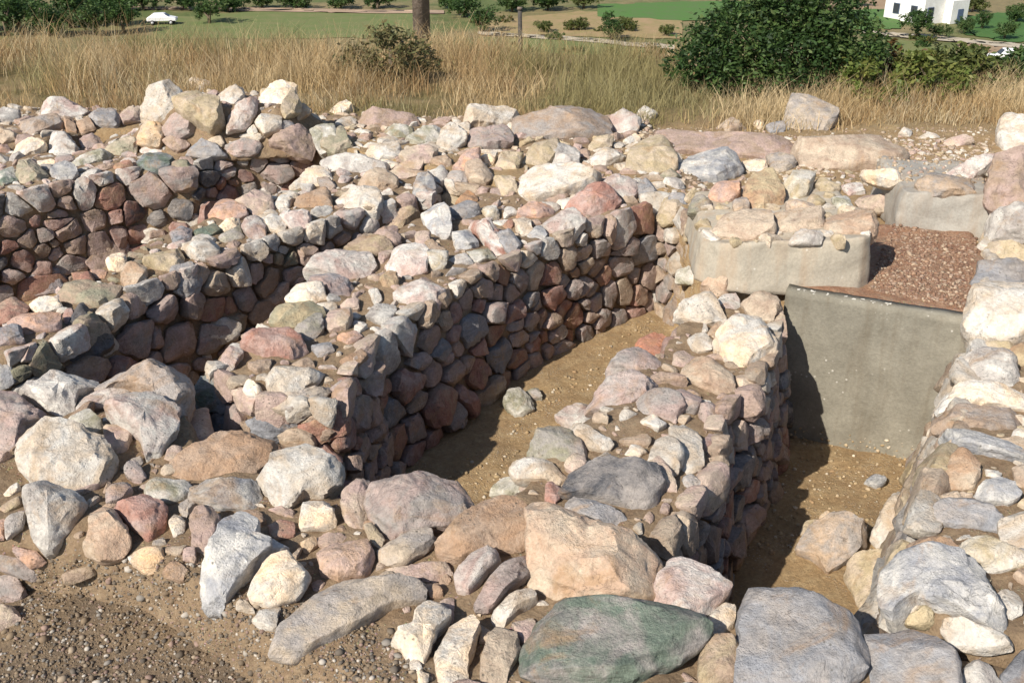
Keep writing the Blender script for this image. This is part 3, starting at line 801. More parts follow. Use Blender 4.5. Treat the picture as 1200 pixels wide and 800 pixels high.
A|cw|cream block with a sharp right edge|312,447 325,432 355,429 379,435 371,451 345,464 318,461|1.2
A|cg|angular pale stone under the cream block|314,477 320,462 350,465 391,444 386,461 365,481 345,488
A|w|small bright white stone at the near end|283,457 293,446 304,452 309,469 293,466|1.4
A|gp||387,457 400,446 405,462 392,464|1.2
A|bg||364,407 385,399 393,412 375,419
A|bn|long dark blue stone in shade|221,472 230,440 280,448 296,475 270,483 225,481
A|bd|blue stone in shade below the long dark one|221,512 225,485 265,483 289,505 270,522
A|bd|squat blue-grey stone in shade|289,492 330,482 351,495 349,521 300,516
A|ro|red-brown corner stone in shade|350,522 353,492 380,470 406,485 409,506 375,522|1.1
A|p||394,397 410,384 426,395 410,406
A|to||399,420 425,409 431,420 405,441
A|rp|flat reddish slab near the far end|664,247 690,221 716,220 726,235 715,251 690,257
A|pw|pale pink slab at the far end|699,222 720,209 746,208 749,225 735,236 715,226
A|p||604,252 620,240 646,237 651,248 630,256
A|wp|whitish jagged stone in the middle of the edge|639,264 650,249 670,249 686,262 670,279 645,277
A|bg|round blue-grey stone at the far corner|747,214 760,209 769,225 761,241 750,236|1.3
A|cp||560,262 575,258 582,268 570,272
A|bw||618,276 632,264 642,276 634,290
A|wc||640,228 660,224 668,236 650,242
E|cw|cream curved stone at the trench edge|599,554 606,540 640,539 663,560 660,570 640,562 605,562
E|wl||572,579 586,560 610,559 636,566 636,578 600,582
E|lg|round rough grey stone covered in lichen|619,532 630,510 655,501 681,515 689,531 675,546 640,541|1.1
E|cp|small pale egg-shaped stone|661,547 670,534 686,535 686,549 675,555|1.3
E|pw|mauve-white flat stone|654,489 665,477 695,477 713,490 700,504 670,501
E|cw|long thin cream stone|654,502 675,499 719,518 713,526 690,526
E|pg|long mauve-grey slab|679,477 700,455 740,439 772,445 756,466 720,481
E|pg|mauve slab below the bright red stone|711,437 725,419 745,412 782,420 782,441 750,443
E|r|bright red stone|744,407 752,394 775,394 793,408 780,418 755,414|1.1
E|gd|big dark lichened flat rock|659,582 665,560 685,544 746,544 769,555 774,572 745,607 735,592 700,582
E|gb|grey stone tucked against the tan block|662,597 668,578 700,590 735,605 739,616 715,622 680,610
E|pr|small maroon and white stone|639,587 640,565 656,568 659,581 650,592|1.2
E|cp||751,547 770,529 791,560 793,577 780,574
E|w|small white chip on brown earth|731,532 740,521 759,528 750,536
E|pg|mauve lumpy stone|741,477 750,462 786,459 801,478 790,496 760,489
E|w||749,494 762,484 782,497 770,504
E|gp||779,464 790,454 822,465 816,481 795,481
E|wc|tall white upright stone at the right edge|784,502 800,491 821,515 822,546 800,557 785,531|1.1
E|cw||759,547 770,514 790,509 801,531 795,552
E|ec|peach mottled stone|796,437 805,424 830,424 856,440 860,461 840,463 815,451
E|wc|white beak-shaped stone|787,367 800,354 830,347 841,360 851,376 830,379 800,371
E|pw||839,352 860,344 871,360 855,373
E|w|big white double-lobed stone|837,397 855,380 880,374 903,395 906,416 890,426 870,434 855,426|1.2
E|co||829,387 845,377 851,393 830,394
E|ec|rough peach stone under the block|819,337 830,324 851,324 851,346 820,346
E|wl||791,322 805,311 816,320 811,333 795,333|1.2
E|ct|tan cap stone beside the concrete slab|869,352 905,344 916,360 906,376 880,371
E|pg||819,472 850,480 846,506 825,501
E|pr||819,522 835,504 846,530 830,546
E|tc||862,440 884,436 890,452 868,462
E|wb||800,560 815,556 822,572 806,580
E|cy||690,556 700,548 706,556 698,562
E|wl|pale fallen stone at the foot of the shaded wall|589,472 600,457 626,465 626,481 605,490|1.2
E|gl||609,462 630,454 636,468 620,470|1.1
'''
WPH = dict(G='in the front wall', F='on the right wall', K='on the concrete-faced block', H='on the back wall', M='in the rubble mound',
           C='on the far left wall', D='on the broken back left wall', B='on the wall left of the central one', A='on the central wall', E='on the low wall right of the sunlit trench')
CN = dict(e='peach', w='white', c='cream', t='tan', o='orange-brown', p='pinkish', r='red-brown', g='grey', b='blue-grey', d='dark', n='green', y='yellow', l='lichened')
C2 = dict(e='peachy', w='whitish', c='creamy', t='brownish', o='orangey', p='pinkish', r='reddish', g='greyish', b='bluish', d='darkish', n='greenish', y='yellowish', l='mossy')
rows = []
for ln in TRACED.strip().splitlines():
    f = ln.split('|'); poly = [tuple(map(float, q.split(','))) for q in f[3].split()]
    rows.append(dict(w=f[0], c=f[1], s=f[2].strip(), p=poly, t=float(f[4]) if len(f) > 4 else 1.0))
for r_ in rows:
    pa = np.array(r_['p']); r_['cx'], r_['cy'] = pa.mean(0); e = pa.max(0) - pa.min(0); r_['e'] = e
    q = pa - pa.mean(0); ev = np.sqrt(np.maximum(np.linalg.eigvalsh(q.T @ q), 1)); r_['asp'] = ev[1] / ev[0]; r_['area'] = e[0] * e[1]
med = {k: np.median([q['area'] for q in rows if q['w'] == k]) for k in WPH}
used = set()
def short_ref(s):
    """the landmark's own short name, trimmed before its first relation word"""
    out = []
    for t in s.split():
        if t in ('touching', 'beside', 'with', 'lying', 'deep', 'at', 'by', 'set', 'under', 'sitting', 'leaning', 'on', 'beneath', 'near', 'above', 'standing', 'along', 'left', 'right', 'below', 'in', 'before', 'of', 'half', 'streaked', 'overhanging', 'jutting', 'tucked', 'covered', 'behind'): break
        out.append(t)
    return ' '.join(out)
refs = {}
for q in rows:
    if q['s']: refs.setdefault(short_ref(q['s']), []).append(q)
lands = [(k, v[0]) for k, v in refs.items() if len(v) == 1 and 2 <= len(k.split()) <= 5]
def rel(a, b):
    dx, dy = a['cx'] - b['cx'], (a['cy'] - b['cy']) * 1.35
    if abs(dx) > abs(dy): return 'right of' if dx > 0 else 'left of'
    return 'in front of' if dy > 0 else 'behind'
for q in rows:
    if q['s']:
        lab = q['s'] + (' ' + WPH[q['w']] if len((q['s'] + ' ' + WPH[q['w']]).split()) <= 16 else '')
        q['label'] = lab; used.add(lab)
for q in rows:
    if q['s']: continue
    col = (C2[q['c'][1]] + ' ' if len(q['c']) > 1 else '') + CN[q['c'][0]]
    shp = 'long' if q['asp'] > 1.9 else ('squat' if q['asp'] < 1.3 else 'uneven')
    siz = 'small' if q['area'] < .6 * med[q['w']] else ('large' if q['area'] > 1.5 * med[q['w']] else 'mid-sized')
    near = sorted((math.hypot(q['cx'] - v['cx'], (q['cy'] - v['cy']) * 1.3), k, v) for k, v in lands if v['w'] == q['w'])[:12]
    if len(near) < 3: near = sorted((math.hypot(q['cx'] - v['cx'], (q['cy'] - v['cy']) * 1.3), k, v) for k, v in lands)[:8]
    cand = []
    for j in range(1, len(near)):
        for i in range(j):
            (d1, k1, v1), (d2, k2, v2) = near[i], near[j]
            cand += [f'{siz} {col} stone {rel(q, v1)} the {k1}, {rel(q, v2)} the {k2}', f'{siz} {shp} {col} stone just {rel(q, v1)} the {k1}', f'{CN[q["c"][0]]} stone {rel(q, v1)} the {k1}, {rel(q, v2)} the {k2}']
    lab = next((t for t in cand if len(t.split()) <= 16 and t not in used), cand[0])
    q['label'] = lab; used.add(lab)

WGROUP = dict(G='stones of the front wall', F='boulders of the right wall', K='stones on the concrete-faced block', H='stones on the back wall', M='stones of the rubble mound',
              C='capstones of the far left wall', D='stones of the back left wall', B='capstones of the wall left of the central one', A='capstones of the central wall', E='capstones of the low wall')
for q in rows:
    nm = 'boulder' if 'boulder' in q['label'].split()[:7] else 'stone'
    # detail follows the size the stone has in the picture
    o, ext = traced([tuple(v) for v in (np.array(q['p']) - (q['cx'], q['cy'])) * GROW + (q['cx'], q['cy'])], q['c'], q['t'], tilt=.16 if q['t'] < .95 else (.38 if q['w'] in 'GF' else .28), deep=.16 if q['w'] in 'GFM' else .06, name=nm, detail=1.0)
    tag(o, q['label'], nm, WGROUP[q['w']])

# ------------------------------------------------------------------ masonry of the wall faces
def clip_half(poly, mx, my, nx, ny):
    out = []; k = len(poly); D = [(a[0] - mx) * nx + (a[1] - my) * ny for a in poly]
    for i in range(k):
        a, b = poly[i], poly[(i + 1) % k]; da, db = D[i], D[(i + 1) % k]
        if da <= 0: out.append(a)
        if (da < 0 < db) or (db < 0 < da): t = da / (da - db); out.append((a[0] + (b[0] - a[0]) * t, a[1] + (b[1] - a[1]) * t))
    return out
def masonry(W, H, size, asp=1.25):
    """uneven coursed rubble: Voronoi cells of relaxed random points in a W x H strip"""
    n = max(4, int(W * H / (size * size * .58))); sc = np.array([1 / asp, 1.0])
    pts = rng.uniform(0, 1, (n, 2)) * [W, H]; wts = rng.uniform(.5, 1.6, n)
    cells = []
    for it in range(3):
        cells = []
        for i in range(n):
            poly = [(0.0, 0.0), (W, 0.0), (W, H), (0.0, H)]
            d = np.linalg.norm((pts - pts[i]) * sc, axis=1); o = np.argsort(d)[1:22]
            for j in o:
                v = (pts[j] - pts[i]) * sc * sc; t = np.clip(.5 * wts[i] / ((wts[i] + wts[j]) / 2), .3, .7)
                m_ = pts[i] + (pts[j] - pts[i]) * t; poly = clip_half(poly, m_[0], m_[1], v[0], v[1])
                if len(poly) < 3: break
            cells.append(np.array(poly) if len(poly) >= 3 else None)
        if it < 2: pts = np.array([c.mean(0) if c is not None else p for c, p in zip(cells, pts)]) + rng.normal(0, size * .07, pts.shape)
    return [c for c in cells if c is not None]
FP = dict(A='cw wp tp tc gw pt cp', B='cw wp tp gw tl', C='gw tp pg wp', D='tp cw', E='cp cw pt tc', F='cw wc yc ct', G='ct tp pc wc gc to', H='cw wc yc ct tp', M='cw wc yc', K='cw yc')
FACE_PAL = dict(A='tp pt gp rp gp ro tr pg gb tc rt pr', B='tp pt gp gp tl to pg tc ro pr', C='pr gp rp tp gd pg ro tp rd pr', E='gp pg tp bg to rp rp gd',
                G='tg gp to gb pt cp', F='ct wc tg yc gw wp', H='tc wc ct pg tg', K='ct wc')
def face(code, seg_pts, size=.165, drop=-.005):
    """clad one side of a wall: seg_pts = footprint indices along the top edge"""
    wobj, poly, z, zb, bat = WALLS[code]; low = offset_poly(poly, bat)
    zt = z if hasattr(z, '__len__') else [z] * len(poly)
    T = [Vector((poly[i].x, poly[i].y, zt[i] - drop)) for i in seg_pts]; Bm = [Vector((low[i].x, low[i].y, max(zb, -.80))) for i in seg_pts]
    ctr = sum((Vector((p.x, p.y, 0)) for p in poly), Vector()) / len(poly)
    ln = [0.0]
    for a, b in zip(zip(T, Bm), list(zip(T, Bm))[1:]): ln.append(ln[-1] + ((b[0] - a[0]).length + (b[1] - a[1]).length) / 2)
    W = ln[-1]; H = sum((a - b).length for a, b in zip(T, Bm)) / len(T)
    def pos(u, v):
        u = min(max(u, 0), W - 1e-6); k = max(i for i in range(len(ln) - 1) if ln[i] <= u); t = (u - ln[k]) / (ln[k + 1] - ln[k])
        lo = Bm[k].lerp(Bm[k + 1], t); hi = T[k].lerp(T[k + 1], t); return lo.lerp(hi, v / H)
    made = []
    for c in masonry(W, H, size):
        m = c.mean(0); sh = (c - m); rad = np.sqrt((sh ** 2).sum(1)).mean()
        if rad < .022: continue
        P = m + sh * max(.6, 1 - .007 / rad) * rng.uniform(.92, 1.03)
        p0 = pos(*m); du = (pos(m[0] + .02, m[1]) - pos(m[0] - .02, m[1])); dvv = (pos(m[0], m[1] + .02) - pos(m[0], m[1] - .02))
        if du.length < 1e-6: continue
        A = du.normalized(); nn = A.cross(dvv).normalized()
        if nn.dot(Vector((p0.x, p0.y, 0)) - ctr) < 0 and len(poly) < 6: nn = -nn
        made.append((m, P, p0, A, dvv.normalized(), nn, rad))
    HH[code] = H
    return wobj, made
HH = {}
def outward(poly, i0, i1):
    area = sum(poly[i].x * poly[(i + 1) % len(poly)].y - poly[(i + 1) % len(poly)].x * poly[i].y for i in range(len(poly)))
    d = poly[i1] - poly[i0]; s = 1 if area > 0 else -1
    return Vector((d.y * s, -d.x * s, .15)).normalized()
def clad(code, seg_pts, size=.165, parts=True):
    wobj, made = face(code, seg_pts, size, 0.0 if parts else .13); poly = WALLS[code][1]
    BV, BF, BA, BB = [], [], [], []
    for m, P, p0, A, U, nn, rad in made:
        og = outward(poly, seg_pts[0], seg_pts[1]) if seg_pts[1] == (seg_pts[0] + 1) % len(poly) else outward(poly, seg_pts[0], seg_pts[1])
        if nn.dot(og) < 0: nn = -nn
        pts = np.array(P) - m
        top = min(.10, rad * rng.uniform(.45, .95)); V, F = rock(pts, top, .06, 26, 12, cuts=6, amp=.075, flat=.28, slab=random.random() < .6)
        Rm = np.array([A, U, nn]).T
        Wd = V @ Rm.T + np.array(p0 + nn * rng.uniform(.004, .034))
        rim = m[1] / HH[code] > random.uniform(.68, .92); ca, cb = cols_for(random.choice(FP[code].split()), .92) if rim else cols_for(random.choice(FACE_PAL[code].split()), .80)  # faces weathered brown, with wall shade darkened into the colour; upper row stays pale
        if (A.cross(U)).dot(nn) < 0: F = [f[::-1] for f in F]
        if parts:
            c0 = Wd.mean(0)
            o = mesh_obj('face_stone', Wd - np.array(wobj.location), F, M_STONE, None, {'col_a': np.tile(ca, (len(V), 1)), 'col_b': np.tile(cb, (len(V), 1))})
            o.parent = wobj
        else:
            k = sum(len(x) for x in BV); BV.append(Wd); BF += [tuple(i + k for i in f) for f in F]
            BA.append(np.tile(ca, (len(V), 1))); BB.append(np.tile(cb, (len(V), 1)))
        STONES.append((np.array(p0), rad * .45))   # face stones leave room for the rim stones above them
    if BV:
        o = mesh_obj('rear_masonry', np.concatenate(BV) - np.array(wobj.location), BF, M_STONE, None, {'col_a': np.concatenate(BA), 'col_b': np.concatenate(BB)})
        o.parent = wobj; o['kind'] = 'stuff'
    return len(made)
cnt = {}
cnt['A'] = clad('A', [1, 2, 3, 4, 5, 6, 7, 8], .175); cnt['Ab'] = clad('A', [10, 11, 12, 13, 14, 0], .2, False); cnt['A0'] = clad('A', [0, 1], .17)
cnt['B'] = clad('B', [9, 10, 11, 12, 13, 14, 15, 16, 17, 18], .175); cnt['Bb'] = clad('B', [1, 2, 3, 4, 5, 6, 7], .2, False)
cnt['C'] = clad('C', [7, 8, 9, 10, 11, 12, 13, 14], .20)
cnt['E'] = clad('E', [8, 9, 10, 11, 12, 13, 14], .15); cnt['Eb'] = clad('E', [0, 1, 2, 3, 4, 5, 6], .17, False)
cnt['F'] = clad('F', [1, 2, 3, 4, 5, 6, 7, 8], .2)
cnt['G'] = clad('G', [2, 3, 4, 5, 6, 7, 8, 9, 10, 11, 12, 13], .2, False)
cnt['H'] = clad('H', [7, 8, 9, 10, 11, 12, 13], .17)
print('FACE', cnt)

# ------------------------------------------------------------------ small loose rubble between the stones
def merged(name, items, mat=M_STONE):
    V = []; F = []; A = []; B = []; k = 0
    for v, f, a, b in items:
        V.append(v); F += [tuple(i + k for i in q) for q in f]; k += len(v); A.append(np.tile(a, (len(v), 1))); B.append(np.tile(b, (len(v), 1)))
    return mesh_obj(name, np.concatenate(V), F, mat, None, {'col_a': np.concatenate(A), 'col_b': np.concatenate(B)})
SC = np.array([s[0] for s in STONES]); SRD = np.array([s[1] for s in STONES])
fill_regions = [(k, WALLS[k][1]) for k in 'ABCDEFGHM'] + [('H', [p for p in P2([(760, 140), (1160, 150), (1150, 215), (1060, 215), (1045, 200), (900, 200), (800, 220)])]), ('K', WALLS['K'][1])]
items = []
def pip(x, y, poly):
    c = False; j = len(poly) - 1
    for i in range(len(poly)):
        if (poly[i].y > y) != (poly[j].y > y) and x < (poly[j].x - poly[i].x) * (y - poly[i].y) / (poly[j].y - poly[i].y) + poly[i].x: c = not c
        j = i
    return c
cen = [tuple(c) for c in SC]; rad = list(SRD)
for code, poly in fill_regions:
    xs = [p.x for p in poly]; ys = [p.y for p in poly]; x0, x1, y0, y1 = max(min(xs), -5), min(max(xs), 4.2), max(min(ys), 1.3), max(ys)
    ar = (x1 - x0) * (y1 - y0)
    ca_ = np.array(cen); ra_ = np.array(rad)
    for rr, tries in ((.085, 260), (.055, 520), (.034, 700), (.02, 520)):
        for _ in range(int(tries * ar * (1.7 if code in 'ABCEDH' else 1.2))):
            x, y = random.uniform(x0, x1), random.uniform(y0, y1)
            if not pip(x, y, poly) or (code == 'H' and rr > .04 and x > 1.0): continue
            r0 = rr * random.uniform(.8, 1.2)
            d = np.hypot(ca_[:, 0] - x, ca_[:, 1] - y) - ra_
            if d.min() < r0 * (.70 if rr > .04 else .84): continue
            if code == 'G' and noise.noise((x * 3.1, y * 3.1, 4)) > .22: continue
            loc, nrm, _i, _d = bvh.ray_cast(Vector((x, y, 3)), Vector((0, 0, -1)))
            if loc is None or loc.z < -.5: continue
            ca_ = np.vstack([ca_, [x, y, loc.z]]); ra_ = np.append(ra_, r0 * .85)
            k = random.randint(4, 7); an = np.sort(rng.uniform(0, 2 * math.pi, k)); el = random.uniform(.65, 1)
            th = random.uniform(0, math.pi); Pq = np.stack([np.cos(an) * r0, np.sin(an) * r0 * el], 1) * rng.uniform(.85, 1.15, (k, 1))
            Pq = Pq @ np.array([[math.cos(th), -math.sin(th)], [math.sin(th), math.cos(th)]])
            m_ = 20 if rr > .05 else (14 if rr > .03 else 9)
            V, F = rock(Pq, r0 * .42, r0 * .6, m_, max(6, m_ // 2), cuts=6, amp=.085)
            A, B, nn = frame(Vector((nrm.x + random.uniform(-.3, .3), nrm.y + random.uniform(-.3, .3), nrm.z + .4)))
            V = V @ np.array([A, B, nn]) + np.array(loc + nn * r0 * .06)
            a, b = cols_for(random.choice(FP[code].split())); items.append((V, F, a, b))
    cen = [tuple(c) for c in ca_]; rad = list(ra_)
rub = merged('rubble', items); tag(rub, 'small loose rubble filling the gaps between the larger stones of the walls', 'rubble', kind='stuff')
print('FILL', len(items))

# ------------------------------------------------------------------ gravel in front and on the floors
def ico():
    bm = bmesh.new(); bmesh.ops.create_icosphere(bm, subdivisions=1, radius=1); v = np.array([q.co[:] for q in bm.verts]); f = np.array([[x.index for x in q.verts] for q in bm.faces]); bm.free(); return v, f
IV, IF = ico()
def pebbles(name, pts, sizes, pal, label):
    n = len(pts); k = len(IV); sh = rng.uniform(.6, 1.3, (n, 1, 3)) * [1, 1, .7]
    jit = rng.uniform(.8, 1.2, (n, k, 1)); ang = rng.uniform(0, 2 * math.pi, n); c, s = np.cos(ang)[:, None], np.sin(ang)[:, None]
    L = IV[None] * sh * jit * np.array(sizes)[:, None, None]
    X = L[..., 0] * c - L[..., 1] * s; Y = L[..., 0] * s + L[..., 1] * c
    V = np.stack([X, Y, L[..., 2]], -1) + np.array(pts)[:, None, :]
    F = (IF[None] + (np.arange(n) * k)[:, None, None]).reshape(-1, 3)
    C = np.array(pal)[rng.integers(0, len(pal), n)] * rng.uniform(.75, 1.15, (n, 1)); C = np.c_[C, np.ones(n)]
    o = mesh_obj(name, V.reshape(-1, 3), F, M_PEB, None, {'col_a': np.repeat(C, k, 0)}, smooth=False)
    return tag(o, label, 'gravel', kind='stuff')
def scatter(n, pxpoly, z, smin, smax, power=2.5):
    pts, sz = [], []
    poly = [Vector(p) for p in pxpoly]; xs = [p[0] for p in pxpoly]; ys = [p[1] for p in pxpoly]
    for _ in range(n * 6):
        if len(pts) >= n: break
        q = (random.uniform(min(xs), max(xs)), random.uniform(min(ys), max(ys)))
        if not pip(q[0], q[1], poly): continue
        loc, nrm, _i, d = bvh.ray_cast(CAM, ray(*q).normalized())
        if loc is None or d > 14: continue
        s = smin + (smax - smin) * random.random() ** power
        pts.append((loc.x, loc.y, loc.z + s * .15)); sz.append(s)
    return pts, sz
GP = [(.21, .19, .165), (.21, .155, .10), (.38, .34, .29), (.25, .175, .14), (.19, .145, .10), (.12, .10, .08), (.29, .23, .165), (.15, .12, .09), (.18, .13, .085)]
p, s = scatter(10000, [(-60, 690), (60, 655), (120, 655), (240, 645), (330, 690), (420, 720), (500, 770), (520, 840), (-60, 840)], 0, .0018, .009, 3.2)
p2, s2 = scatter(170, [(-60, 690), (100, 665), (240, 650), (330, 730), (480, 740), (520, 840), (-60, 840)], 0, .008, .018, 2)
pebbles('gravel', p + p2, s + s2, GP, 'grey gravel strewn over bare soil at the foot of the front wall')
p, s = scatter(520, [(520, 560), (640, 460), (790, 340), (820, 330), (760, 400), (690, 460), (640, 490), (600, 540), (570, 590)], 0, .003, .014, 3.5)
p2, s2 = scatter(620, [(925, 500), (1080, 520), (1080, 560), (1010, 640), (930, 650), (840, 650), (880, 580)], 0, .003, .014, 3.5)
pebbles('pit_gravel', p + p2, s + s2, [(.33, .245, .14), (.40, .31, .2), (.34, .24, .13), (.3, .2, .11), (.5, .43, .33), (.36, .27, .16)], 'tan pebbles on the sandy floors of the trenches')
p, s = scatter(2600, [(1045, 262), (1148, 280), (1130, 362), (1018, 340)], 0, .004, .014, 2.4)
p2, s2 = scatter(1700, [(740, 150), (1170, 150), (1165, 215), (1060, 215), (940, 200), (760, 180)], 0, .005, .02, 3)
pebbles('red_pebbles', p, s, [(.28, .18, .12), (.23, .135, .09), (.30, .215, .16), (.37, .28, .20), (.19, .115, .08), (.25, .16, .11)], 'reddish pebbles covering the earth behind the upright slab')
pebbles('stony_ground', p2, s2, [(.33, .25, .17), (.42, .33, .24), (.36, .26, .21), (.48, .43, .36), (.30, .22, .15)], 'stony bare ground behind the right end of the ruin')

# ------------------------------------------------------------------ dry grass
def grass(name, roots, hts, cols, width, label, lean=.35, seg=3):
    n = len(roots); roots = np.array(roots); hts = np.array(hts)
    az = rng.uniform(0, 2 * math.pi, n); le = rng.uniform(.05, lean, n) * hts; fa = rng.uniform(0, math.pi, n)
    V = []
    for k in range(seg + 1):
        t = k / seg; c = roots + np.stack([np.cos(az) * le * t * t, np.sin(az) * le * t * t, hts * (t - .12 * t * t)], 1)
        wd = (np.array(width) * (1 - .85 * t))[:, None] * np.stack([np.cos(fa), np.sin(fa), fa * 0], 1) * .5
        V += [c - wd, c + wd]
    V = np.stack(V, 1); m = 2 * (seg + 1)
    q = np.array([[2 * k, 2 * k + 1, 2 * k + 3, 2 * k + 2] for k in range(seg)])
    F = (q[None] + (np.arange(n) * m)[:, None, None]).reshape(-1, 4)
    o = mesh_obj(name, V.reshape(-1, 3), F, M_GRASS, None, {'col_a': np.repeat(np.c_[cols, np.ones(n)], m, 0)})
    return tag(o, label, 'grass', kind='stuff')
STRAW = np.array([(.60, .475, .285), (.54, .41, .23), (.48, .345, .175), (.38, .25, .125), (.57, .47, .30), (.42, .32, .165), (.34, .30, .14)])
roots, hts, cl, wd = [], [], [], []
ntuft = 4200
for i in range(ntuft):
    x = random.uniform(-7.2, 6.6); yb = float(np.interp(x, [-7, -2.2, 0, 2.2, 3.2, 7], [8.75, 8.8, 8.6, 8.5, 8.65, 8.65])); dep = 3.4 if x < 2.3 else 1.75
    y = yb + dep * random.random() ** 1.3
    den = noise.noise((x * .9, y * .9, 5)); 
    if den < -.18 and random.random() < .85: continue
    z = float(ground_z(np.array([x]), np.array([y]))[0])
    hb = (.40 if x < -.5 else .37 if x < 2.2 else .28) * (1 + .8 * noise.noise((x * .8, y * .6, 2))) * random.uniform(.6, 1.15) * (.45 + .55 * min(1, (y - yb) / 1.1))
    tone = noise.noise((x * .7, y * .7, 9)); nb = random.randint(9, 22); base = STRAW[int(np.clip((tone + .55) / 1.1 * 5 + random.uniform(-1.3, 1.3), 0, 6))]
    gk = noise.noise((x * .5 + 20, y * .8, 3))
    if gk > .18: base = base * .45 + np.array((.16, .19, .07)) * .55
    sp = random.uniform(.05, .16)
    for _ in range(nb):
        roots.append((x + random.gauss(0, sp), y + random.gauss(0, sp), z - .02)); hts.append(hb * random.uniform(.45, 1.2)); wd.append(random.uniform(.004, .009))
        cl.append(base * random.uniform(.7, 1.2))
grass('dry_grass', roots, hts, np.array(cl), wd, 'tall dry straw-coloured grass behind the ruin', .8)
# ------------------------------------------------------------------ bushes and trees
def leaves(n, blobs, size, cols, seed, clump=.13, shell=.58):
    """leaf blades gathered in clumps through the volume of an uneven crown"""
    g = np.random.default_rng(seed); blobs = np.array(blobs); vol = blobs[:, 3] * blobs[:, 4] * blobs[:, 5]; nc = max(20, n // 26)
    bi = g.choice(len(blobs), nc, p=vol / vol.sum()); d = g.normal(size=(nc, 3)); d /= np.linalg.norm(d, axis=1, keepdims=True)
    cc = blobs[bi, :3] + d * (shell + (1 - shell) * g.random((nc, 1))) * blobs[bi, 3:6]
    tone = g.uniform(0, 1, nc); li = g.integers(0, nc, n); c = cc[li] + g.normal(0, clump, (n, 3)) * blobs[bi[li], 3:6].mean(1, keepdims=True)
    a = g.normal(size=(n, 3)); a[:, 2] *= .6; a /= np.linalg.norm(a, axis=1, keepdims=True); b = np.cross(a, g.normal(size=(n, 3))); b /= np.linalg.norm(b, axis=1, keepdims=True)
    s = (size * g.uniform(.6, 1.3, n))[:, None]
    V = np.stack([c - a * s, c + b * s * .42, c + a * s, c - b * s * .42], 1).reshape(-1, 3)
    F = np.arange(n * 4).reshape(n, 4); cols = np.array(cols); ci = np.clip((tone[li] * len(cols) + g.uniform(-.6, .6, n)), 0, len(cols) - 1).astype(int)
    C = cols[ci] * g.uniform(.75, 1.2, (n, 1)); return V, F, np.repeat(np.c_[C, np.ones(n)], 4, 0)
GREEN = [(.030, .062, .018), (.042, .085, .024), (.058, .105, .028), (.075, .125, .035)]
OLIVE = [(.075, .10, .028), (.11, .135, .035), (.14, .15, .045), (.10, .12, .04)]
RUST = [(.13, .075, .025), (.10, .095, .03), (.16, .12, .04)]
def bush(name, base, blobs, n, size, cols, label, cat, group=None, stems=5, seed=1, trunk=False):
    if name == 'evergreen_bush': blobs = [(b[0] * .92, b[1], b[2], b[3] * .92, b[4], b[5]) for b in blobs]
    root = empty(name, base, label, cat, group)
    V, F, C = leaves(n, blobs, size, cols, seed)
    o = mesh_obj('crown', V, F, M_LEAF, None, {'col_a': C}, smooth=False); o.parent = root
    hv = max(b[2] for b in blobs); st = ([], [])
    g = random.Random(seed); cx = np.mean([b[0] for b in blobs]); 
    for k in range(stems):
        b = blobs[k % len(blobs)]; p1 = (b[0] + g.uniform(-.2, .2) * b[3], b[1] + g.uniform(-.2, .2) * b[4], b[2] + .3 * b[5])
        r0 = (.09 if trunk else .035) * max(.6, hv); p0 = (cx + g.uniform(-.1, .1) * hv * (0.1 if trunk else 1), g.uniform(-.1, .1) * (0 if trunk else 1), -.05)
        md = [p0[i] * .5 + p1[i] * .5 + g.uniform(-.05, .05) * hv for i in range(2)] + [p1[2] * .55]
        if trunk: md = [p0[0] * .85 + p1[0] * .15, p0[1] * .85 + p1[1] * .15, p1[2] * .5]
        st = join(st, tube([p0, md, p1], [r0, r0 * .7, r0 * .2], 6))
    t = mesh_obj('trunk' if trunk else 'stems', st[0], st[1], M_BARK, None); t.parent = root
    return root
def gz(x, y): return float(ground_z(np.array([x]), np.array([y]))[0])
